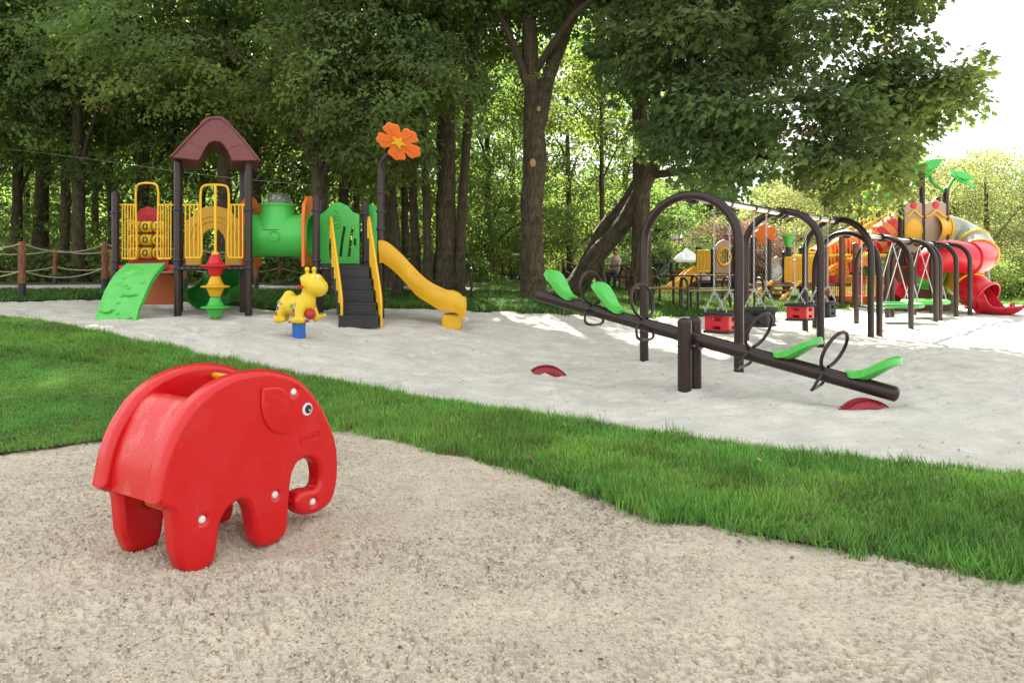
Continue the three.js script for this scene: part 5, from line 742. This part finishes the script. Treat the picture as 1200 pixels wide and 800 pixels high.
    for (let i = 0; i < 7; i++) { const p = a.clone().lerp(b, 0.12 + i / 8); part('ramp_tile', box(0.34, 0.28, 0.05, p.x, p.y - 0.12, p.z + 0.12), i % 2 ? redT : plastic(0.8, 0.28, 0.05), fl); } }
  for (const [x, t] of [[987, 268], [968, 290], [1003, 286]]) post(x, 21.6, t, wood, 0.09);
  part('cross_beam', bar(T(930, 300, 21.8), T(1046, 299, 21.8), 0.05), M.lemon, S);
  // low wing: yellow barriers and tan panels
  for (const [x, t] of [[901, 282], [920, 296], [924, 280], [940, 291], [883, 278], [878, 290]]) post(x, 21.9, t);
  const pb = panel('bubble_panel', 900, 919, 300, 333, 22, tanM, [0.5, 0.48, 0.2, 0.27], 0.12); part('bubble_window', new THREE.SphereGeometry(0.27, 24, 16).scale(0.76, 1.0, 0.5).translate(pb.a.x + pb.w * 0.5, pb.a.y + pb.h * 0.48, pb.a.z + 0.04), M.clear, pb.o);
  panel('tan_panel', 926, 939, 302, 330, 22.6, tanM, null, 0.12);
  for (const [x0, x1, y0, y1] of [[920, 928, 302, 330], [933, 947, 302, 330], [945, 962, 296, 330], [817, 832, 294, 318]]) { const a = T(x0, y1, 21.8), b = T(x1, y0, 21.8), f = part('yellow_barrier', [bar([a.x, a.y, a.z], [b.x, a.y, a.z], 0.035), bar([a.x, b.y, a.z], [b.x, b.y, a.z], 0.035)], yel, S), n = Math.max(4, Math.round((x1 - x0) / 1.6)); for (let i = 0; i <= n; i++) { const x = mix(a.x, b.x, i / n); part('barrier_bar', bar([x, a.y, a.z], [x, b.y, a.z], 0.022, 0.022, 8), yel, f); } }
  part('low_deck', box(3.2, 0.1, 1.4, T(925, 333, 22.4).x, T(925, 333, 22.4).y, T(925, 333, 22.4).z), wood, S);
  const tulip = T(924, 291, 21.9); part('tulip_cup', lathe([[0.07, 0], [0.1, 0.13], [0.15, 0.3], [0.2, 0.38], [0.17, 0.38], [0.11, 0.25], [0.05, 0.08]], 20).translate(tulip.x, tulip.y, tulip.z), M.lime, S);
  const fl = T(897, 274, 21.9), fs = []; for (let i = 0; i < 60; i++) { const a = i / 60 * 6.2832, r = 0.24 + 0.1 * Math.abs(Math.cos(a * 2.5)); fs.push([Math.cos(a) * r, Math.sin(a) * r]); } part('flower_head', ext(shape(fs, true), 0.08, 0.02, 2).rotateX(0.4).rotateZ(-0.6).translate(fl.x, fl.y, fl.z), M.orange, S); part('flower_arm', tube([T(901, 284, 21.9), T(899, 280, 21.9), fl], 0.07, 12, 8), M.brownSteel, S);
  // crossing yellow climbing bars
  { const c = part('cross_climber', [bar(T(873, 330, 21.2), T(905, 356, 20.6), 0.05), bar(T(905, 330, 21.2), T(868, 356, 20.6), 0.05), bar(T(898, 330, 21.4), T(928, 356, 20.8), 0.05), bar(T(938, 330, 21.4), T(905, 360, 20.6), 0.05)], yel, S); for (let i = 1; i < 5; i++) part('climber_rung', bar(T(870 + i * 2, 330 + i * 5, 21), T(936 - i * 4, 330 + i * 5, 21), 0.03), wood, c); }
  part('bell_foot', lathe([[0.24, 0], [0.22, 0.2], [0.13, 0.55], [0.1, 0.75], [0, 0.78]], 18).translate(T(883, 352, 21).x, 0, T(883, 352, 21).z), wood, S);
  // orange fence blocks at the foot
  for (const [x, w, m] of [[960, 1.4, M.orange], [1004, 1.2, M.orange], [1145, 0.7, redT], [972, 0.5, redT]]) part('foot_block', box(w, 0.4, 0.25, T(x, 358, 22.5).x, 0.2, T(x, 358, 22.5).z, 0.06), m, S);
  for (let i = 0; i < 6; i++) { const a = T(957 + i * 15, 350, 22.8), b = T(969 + i * 15, 324, 22.8), m = [yel, M.orange, yel, redT, yel, M.orange][i], f = part('fence_panel', [bar([a.x, a.y, a.z], [b.x, a.y, a.z], 0.035), bar([a.x, b.y, a.z], [b.x, b.y, a.z], 0.035)], m, S); for (let k = 0; k <= 5; k++) { const x = mix(a.x, b.x, k / 5); part('fence_bar', bar([x, a.y - 0.3, a.z], [x, b.y, a.z], 0.02, 0.02, 8), m, f); } }
  // red lower tubes by the frame
  part('lower_tube', tube([T(1062, 300, 22.3), T(1064, 320, 21.9), T(1052, 338, 21.6), T(1044, 352, 21.4)], 0.36, 30, 20), redT, S);
}
// the smaller tower with the red house
{
  const O = flat(845, 358), S = thing('small_play_tower', 'small tan play tower with red house panel and orange slide', 'playground tower', [O.x, 0, O.z]), T = (x, y, d) => at(x, y, d).sub(O), tanM = plastic(0.5, 0.3, 0.2, 0.6), d = 22.5;
  for (const [x, t] of [[819, 289], [836, 292], [857, 290], [880, 292]]) { const q = T(x, t, d); part('post', bar([q.x, -0.4, q.z], [q.x, q.y, q.z], 0.09, 0.09, 14), M.brownSteel, S); }
  const a = T(838, 320, d), w = T(858, 320, d).x - a.x; const p = part('tan_panel', ext(shape([[0, 0], [w, 0], [w, 0.85], [w * 0.78, 0.98], [w * 0.5, 1.05], [w * 0.22, 0.98], [0, 0.85]], false, [circ(0.2, w / 2, 0.5, 26, 0.27)]), 0.08, 0.015, 2).translate(a.x, a.y, a.z), tanM, S);
  part('sun_ring', ring(0.24, 0.035, 30).scale(0.85, 1.12, 1).translate(a.x + w / 2, a.y + 0.5, a.z + 0.09), M.yellow, p); for (let i = -2; i <= 2; i++) part('window_bar', bar([a.x + w / 2 + i * 0.07, a.y + 0.26, a.z + 0.05], [a.x + w / 2 + i * 0.07, a.y + 0.74, a.z + 0.05], 0.014, 0.014, 8), M.yellow, p);
  for (let i = 0; i < 8; i++) part('barrier_bar', bar([a.x + i * 0.075, a.y - 0.32, a.z], [a.x + i * 0.075, a.y, a.z], 0.016, 0.016, 8), M.yellow, S);
  const r0 = T(860, 329, d), rw = T(882, 329, d).x - r0.x; const rp = part('red_house_panel', ext(shape([[0, 0], [rw, 0], [rw, 1.0], [0, 1.0]], false, [rrect(0.2, 0.28, 0.02, rw * 0.7, 0.6)]), 0.08, 0.012, 2).translate(r0.x, r0.y, r0.z), M.redPanel, S); part('window_frame', ext(shape(rrect(0.26, 0.34, 0.03, rw * 0.7, 0.6), false, [rrect(0.16, 0.24, 0.02, rw * 0.7, 0.6)]), 0.03, 0.006, 1).translate(r0.x, r0.y, r0.z + 0.08), M.yellow, rp);
  part('deck', box(1.9, 0.1, 1.3, T(850, 330, d).x, T(850, 330, d).y, T(850, 330, d).z - 0.6), M.black, S);
  const b0 = T(819, 318, d + 0.3), bw = T(836, 318, d).x - b0.x; part('side_panel', ext(shape([[0, 0], [bw, 0], [bw, 0.55], [bw * 0.5, 0.62], [0, 0.55]]), 0.06, 0.01, 2).translate(b0.x, b0.y, b0.z), tanM, S);
  const cv = new THREE.CatmullRomCurve3([T(817, 322, d), T(808, 326, d), T(794, 338, d - 0.4), T(782, 346, d - 0.7), T(772, 348, d - 0.8)]); part('slide', slab((u, v) => { const q = cv.getPoint(u), s = v * 2 - 1; return V(q.x, q.y + 0.3 * Math.pow(Math.abs(s), 4), q.z + s * 0.3); }, 20, 12, 0.04), M.yellow, S);
  part('slide_wall', slab((u, v) => { const q = cv.getPoint(u); return V(q.x, q.y + 0.32 - 0.45 * v, q.z + 0.34); }, 20, 3, 0.03), M.yellow, S);
}
// grey climbing boulder with coloured holds
{
  const b = flat(835, 362), t = thing('climbing_boulder', 'grey climbing boulder with coloured holds behind the picnic table', 'climbing boulder', [b.x, 0, b.z - 1.5]), g = new THREE.IcosahedronGeometry(1, 4), p = g.attributes.position;
  for (let i = 0; i < p.count; i++) { const v = V().fromBufferAttribute(p, i), k = 0.85 + 0.35 * fbm(v.x * 1.6 + 3, v.z * 1.6 + v.y * 1.3, 31, 3); p.setXYZ(i, v.x * k * 0.75, Math.max(-0.05, v.y * k * 0.95 + 0.12), v.z * k * 0.6); }
  part('boulder', creased(g, 0.5), new THREE.MeshStandardMaterial({ map: sandPale, color: rgb(0.55, 0.57, 0.6), roughness: 0.85 }), t);
  [[-0.4, 0.75, 0.42, M.blue], [0.25, 0.7, 0.5, M.green], [-0.1, 0.35, 0.6, M.red], [0.4, 0.4, 0.5, M.blue], [-0.5, 0.35, 0.45, M.yellow]].forEach(([x, y, z, m]) => part('climbing_hold', new THREE.SphereGeometry(0.065, 10, 8).scale(1.2, 0.8, 0.7).translate(x, y, z - 0.06), m, t));
}
// green and red climbing frame far behind the forked trunk
{ const b = hit(606, 327), t = thing('far_climbing_frame', 'distant green and red climbing frame left of the forked trunk', 'climbing frame', [b.x, b.y, b.z]), k = Math.abs(b.z) / F; for (const [x, m, h] of [[-7, M.deepGreen, 26], [-1, M.deepGreen, 26], [3, M.redPanel, 28]]) part('post', box(2 * k, h * k, 2 * k, x * k, h * k / 2, 0), m, t); part('net_panel', box(7 * k, 8 * k, k, -4 * k, 20 * k, 0), M.deepGreen, t); part('roof_board', box(9 * k, 2.5 * k, 6 * k, -2 * k, 29 * k, 0), M.white, t); for (let i = 0; i < 4; i++) part('rung', bar([-7 * k, (3 + i * 4) * k, 0], [-1 * k, (3 + i * 4) * k, 0], 0.5 * k), M.deepGreen, t); }
// white canopy, notice board, lamps, building, person
{
  const b = hit(805, 334), d = -b.z, k = d / F, t = thing('white_canopy', 'white hipped canopy on slim posts behind the play towers', 'canopy', [b.x, b.y, b.z]), gT = new THREE.ConeGeometry(1, 1, 4, 1, false, Math.PI / 4).scale(24 * k, 15 * k, 24 * k); gT.translate(0, 36 * k, 0);
  part('canopy_roof', gT.toNonIndexed(), M.white, t); part('canopy_fascia', box(34 * k, 2.5 * k, 34 * k, 0, 28 * k, 0), M.white, t); for (const x of [-15, 15]) for (const z of [-15, 15]) part('canopy_post', bar([x * k, -0.1, z * k], [x * k, 28 * k, z * k], 0.05), M.brownSteel, t);
  const nb = hit(775, 331), n = thing('notice_board', 'pale green framed notice board beside the bushes', 'notice board', [nb.x, nb.y, nb.z]), kk = -nb.z / F; for (const x of [-9, 9]) part('board_post', bar([x * kk, -0.1, 0], [x * kk, 30 * kk, 0], 0.04), M.greySteel, n); part('board', box(19 * kk, 20 * kk, 0.06, 0, 18 * kk, 0), M.white, n); for (let i = 0; i < 3; i++) for (let j = 0; j < 2; j++) part('board_sheet', box(5.2 * kk, 8 * kk, 0.02, (i - 1) * 6 * kk, (13.5 + j * 9) * kk, 0.045), plastic(0.4, 0.55, 0.3, 0.7), n);
  const lb = hit(796, 329), l = thing('flood_lamp', 'slim lamp post with a pair of square floodlights', 'lamp post', [lb.x, lb.y, lb.z]), lk = -lb.z / F; part('pole', bar([0, -0.1, 0], [0, 72 * lk, 0], 0.06, 0.04), M.greySteel, l); for (const x of [-4, 4]) part('lamp_head', box(6.5 * lk, 5 * lk, 3 * lk, x * lk, 73 * lk, 0).rotateZ(x * 0.02), M.white, l); part('lamp_globe', new THREE.SphereGeometry(2.6 * lk, 14, 10).translate(-3 * lk, 50 * lk, 0), M.white, l);
  const X = 15, Z = -46, h = thing('flat_roofed_building', 'low grey building with pale flat roof behind the play castle', 'building', [X, G(X, Z), Z]); const wall = new THREE.MeshStandardMaterial({ map: sandPale, color: rgb(0.3, 0.31, 0.34), roughness: 0.9 });
  part('wall', box(9, 2.2, 6, 0, 1.1, 0), wall, h); part('roof', box(10, 0.35, 7, 0, 2.4, 0), new THREE.MeshStandardMaterial({ color: rgb(0.5, 0.48, 0.45), roughness: 0.9 }), h); for (const x of [-3.2, -1, 1.2, 3.3]) { const w = part('window', box(1.2, 0.9, 0.06, x, 1.3, 3.02), M.white, h); part('pane', box(1.04, 0.74, 0.06, x, 1.3, 3.035), new THREE.MeshPhysicalMaterial({ color: rgb(0.04, 0.05, 0.06), roughness: 0.08 }), w); }
  const h2 = thing('distant_house', 'pale house with tiled roof far behind the tube slide', 'house', [36, 0.4, -52]); part('wall', box(9, 2.6, 6, 0, 1.3, 0), new THREE.MeshStandardMaterial({ map: sandPale, color: rgb(0.6, 0.6, 0.62), roughness: 0.9 }), h2); part('roof', ext(shape([[-3.6, 0], [3.6, 0], [0, 1.6]]), 10, 0.02, 1).rotateY(Math.PI / 2).translate(-5, 2.6, 0), new THREE.MeshStandardMaterial({ map: litterTex, color: rgb(0.9, 0.45, 0.35), roughness: 0.9 }), h2); for (const x of [-2.6, 0, 2.6]) part('window', box(1, 1.1, 0.06, x, 1.5, 3.02), M.black, h2);
}
// a seated visitor on the bench under the trees
{
  const b = hit(722, 338), g = thing('person', 'person in pale top and dark trousers sitting on a bench', 'person', [b.x, b.y, b.z], -0.5), sk = [[[0, 0.5, 0], [0, 0.72, 0.02], 0.13, 0.14], [[0, 0.72, 0.02], [0.02, 0.98, 0.06], 0.14, 0.15], [[0.02, 1.0, 0.06], [0.03, 1.12, 0.1], 0.06, 0.055]];
  const cap = (l, n = 12) => l.flatMap(([a, c, r0, r1]) => [bar(a, c, r0, r1, n), new THREE.SphereGeometry(r0, n, 8).translate(...a), new THREE.SphereGeometry(r1, n, 8).translate(...c)]);
  const skin = plastic(0.45, 0.24, 0.16, 0.6), top = plastic(0.55, 0.4, 0.36, 0.9), tr = plastic(0.05, 0.06, 0.1, 0.9);
  part('body', [...cap([[[0.02, 1.0, 0.06], [0.03, 1.12, 0.1], 0.06, 0.055]]), new THREE.SphereGeometry(0.1, 16, 12).scale(0.85, 1.15, 1).translate(0.03, 1.23, 0.13), ...cap([[[0.16, 0.68, 0.28], [0.07, 0.62, 0.42], 0.04, 0.035], [[-0.16, 0.68, 0.28], [-0.07, 0.62, 0.42], 0.04, 0.035]])], skin, g);
  part('shirt', cap([...sk.slice(0, 2), [[0.16, 0.95, 0.06], [0.18, 0.7, 0.24], 0.055, 0.045], [[-0.16, 0.95, 0.06], [-0.18, 0.7, 0.24], 0.055, 0.045]]), top, g);
  part('trousers', cap([[[0.09, 0.5, 0.02], [0.11, 0.5, 0.44], 0.1, 0.075], [[-0.09, 0.5, 0.02], [-0.11, 0.5, 0.44], 0.1, 0.075], [[0.11, 0.48, 0.44], [0.11, 0.06, 0.42], 0.07, 0.05], [[-0.11, 0.48, 0.44], [-0.11, 0.06, 0.42], 0.07, 0.05]]), tr, g);
  part('hair', new THREE.SphereGeometry(0.108, 16, 10, 0, 6.2832, 0, 1.7).scale(0.88, 1.1, 1.02).rotateX(-0.35).translate(0.03, 1.245, 0.12), plastic(0.05, 0.03, 0.02, 0.8), g);
  const be = thing('park_bench', 'dark bench carrying the seated visitor', 'bench', [b.x, b.y, b.z], -0.5); for (const z of [-0.12, 0, 0.12, 0.24]) part('seat_plank', box(1.5, 0.04, 0.1, 0, 0.38, z), plankD, be); for (const x of [-0.6, 0.6]) part('leg', [bar([x, 0, -0.12], [x, 0.37, -0.12], 0.03), bar([x, 0, 0.24], [x, 0.37, 0.24], 0.03)], M.brownSteel, be);
}
// overhead cable in the wood
tag(part('overhead_cable', tube([at(-80, 165, 19), at(80, 183, 18.6), at(250, 206, 18.2), at(420, 222, 18)], 0.0045, 30, 6), M.galv), 'thin grey cable strung through the wood behind the tower', 'cable');
renderer.render(scene, camera);
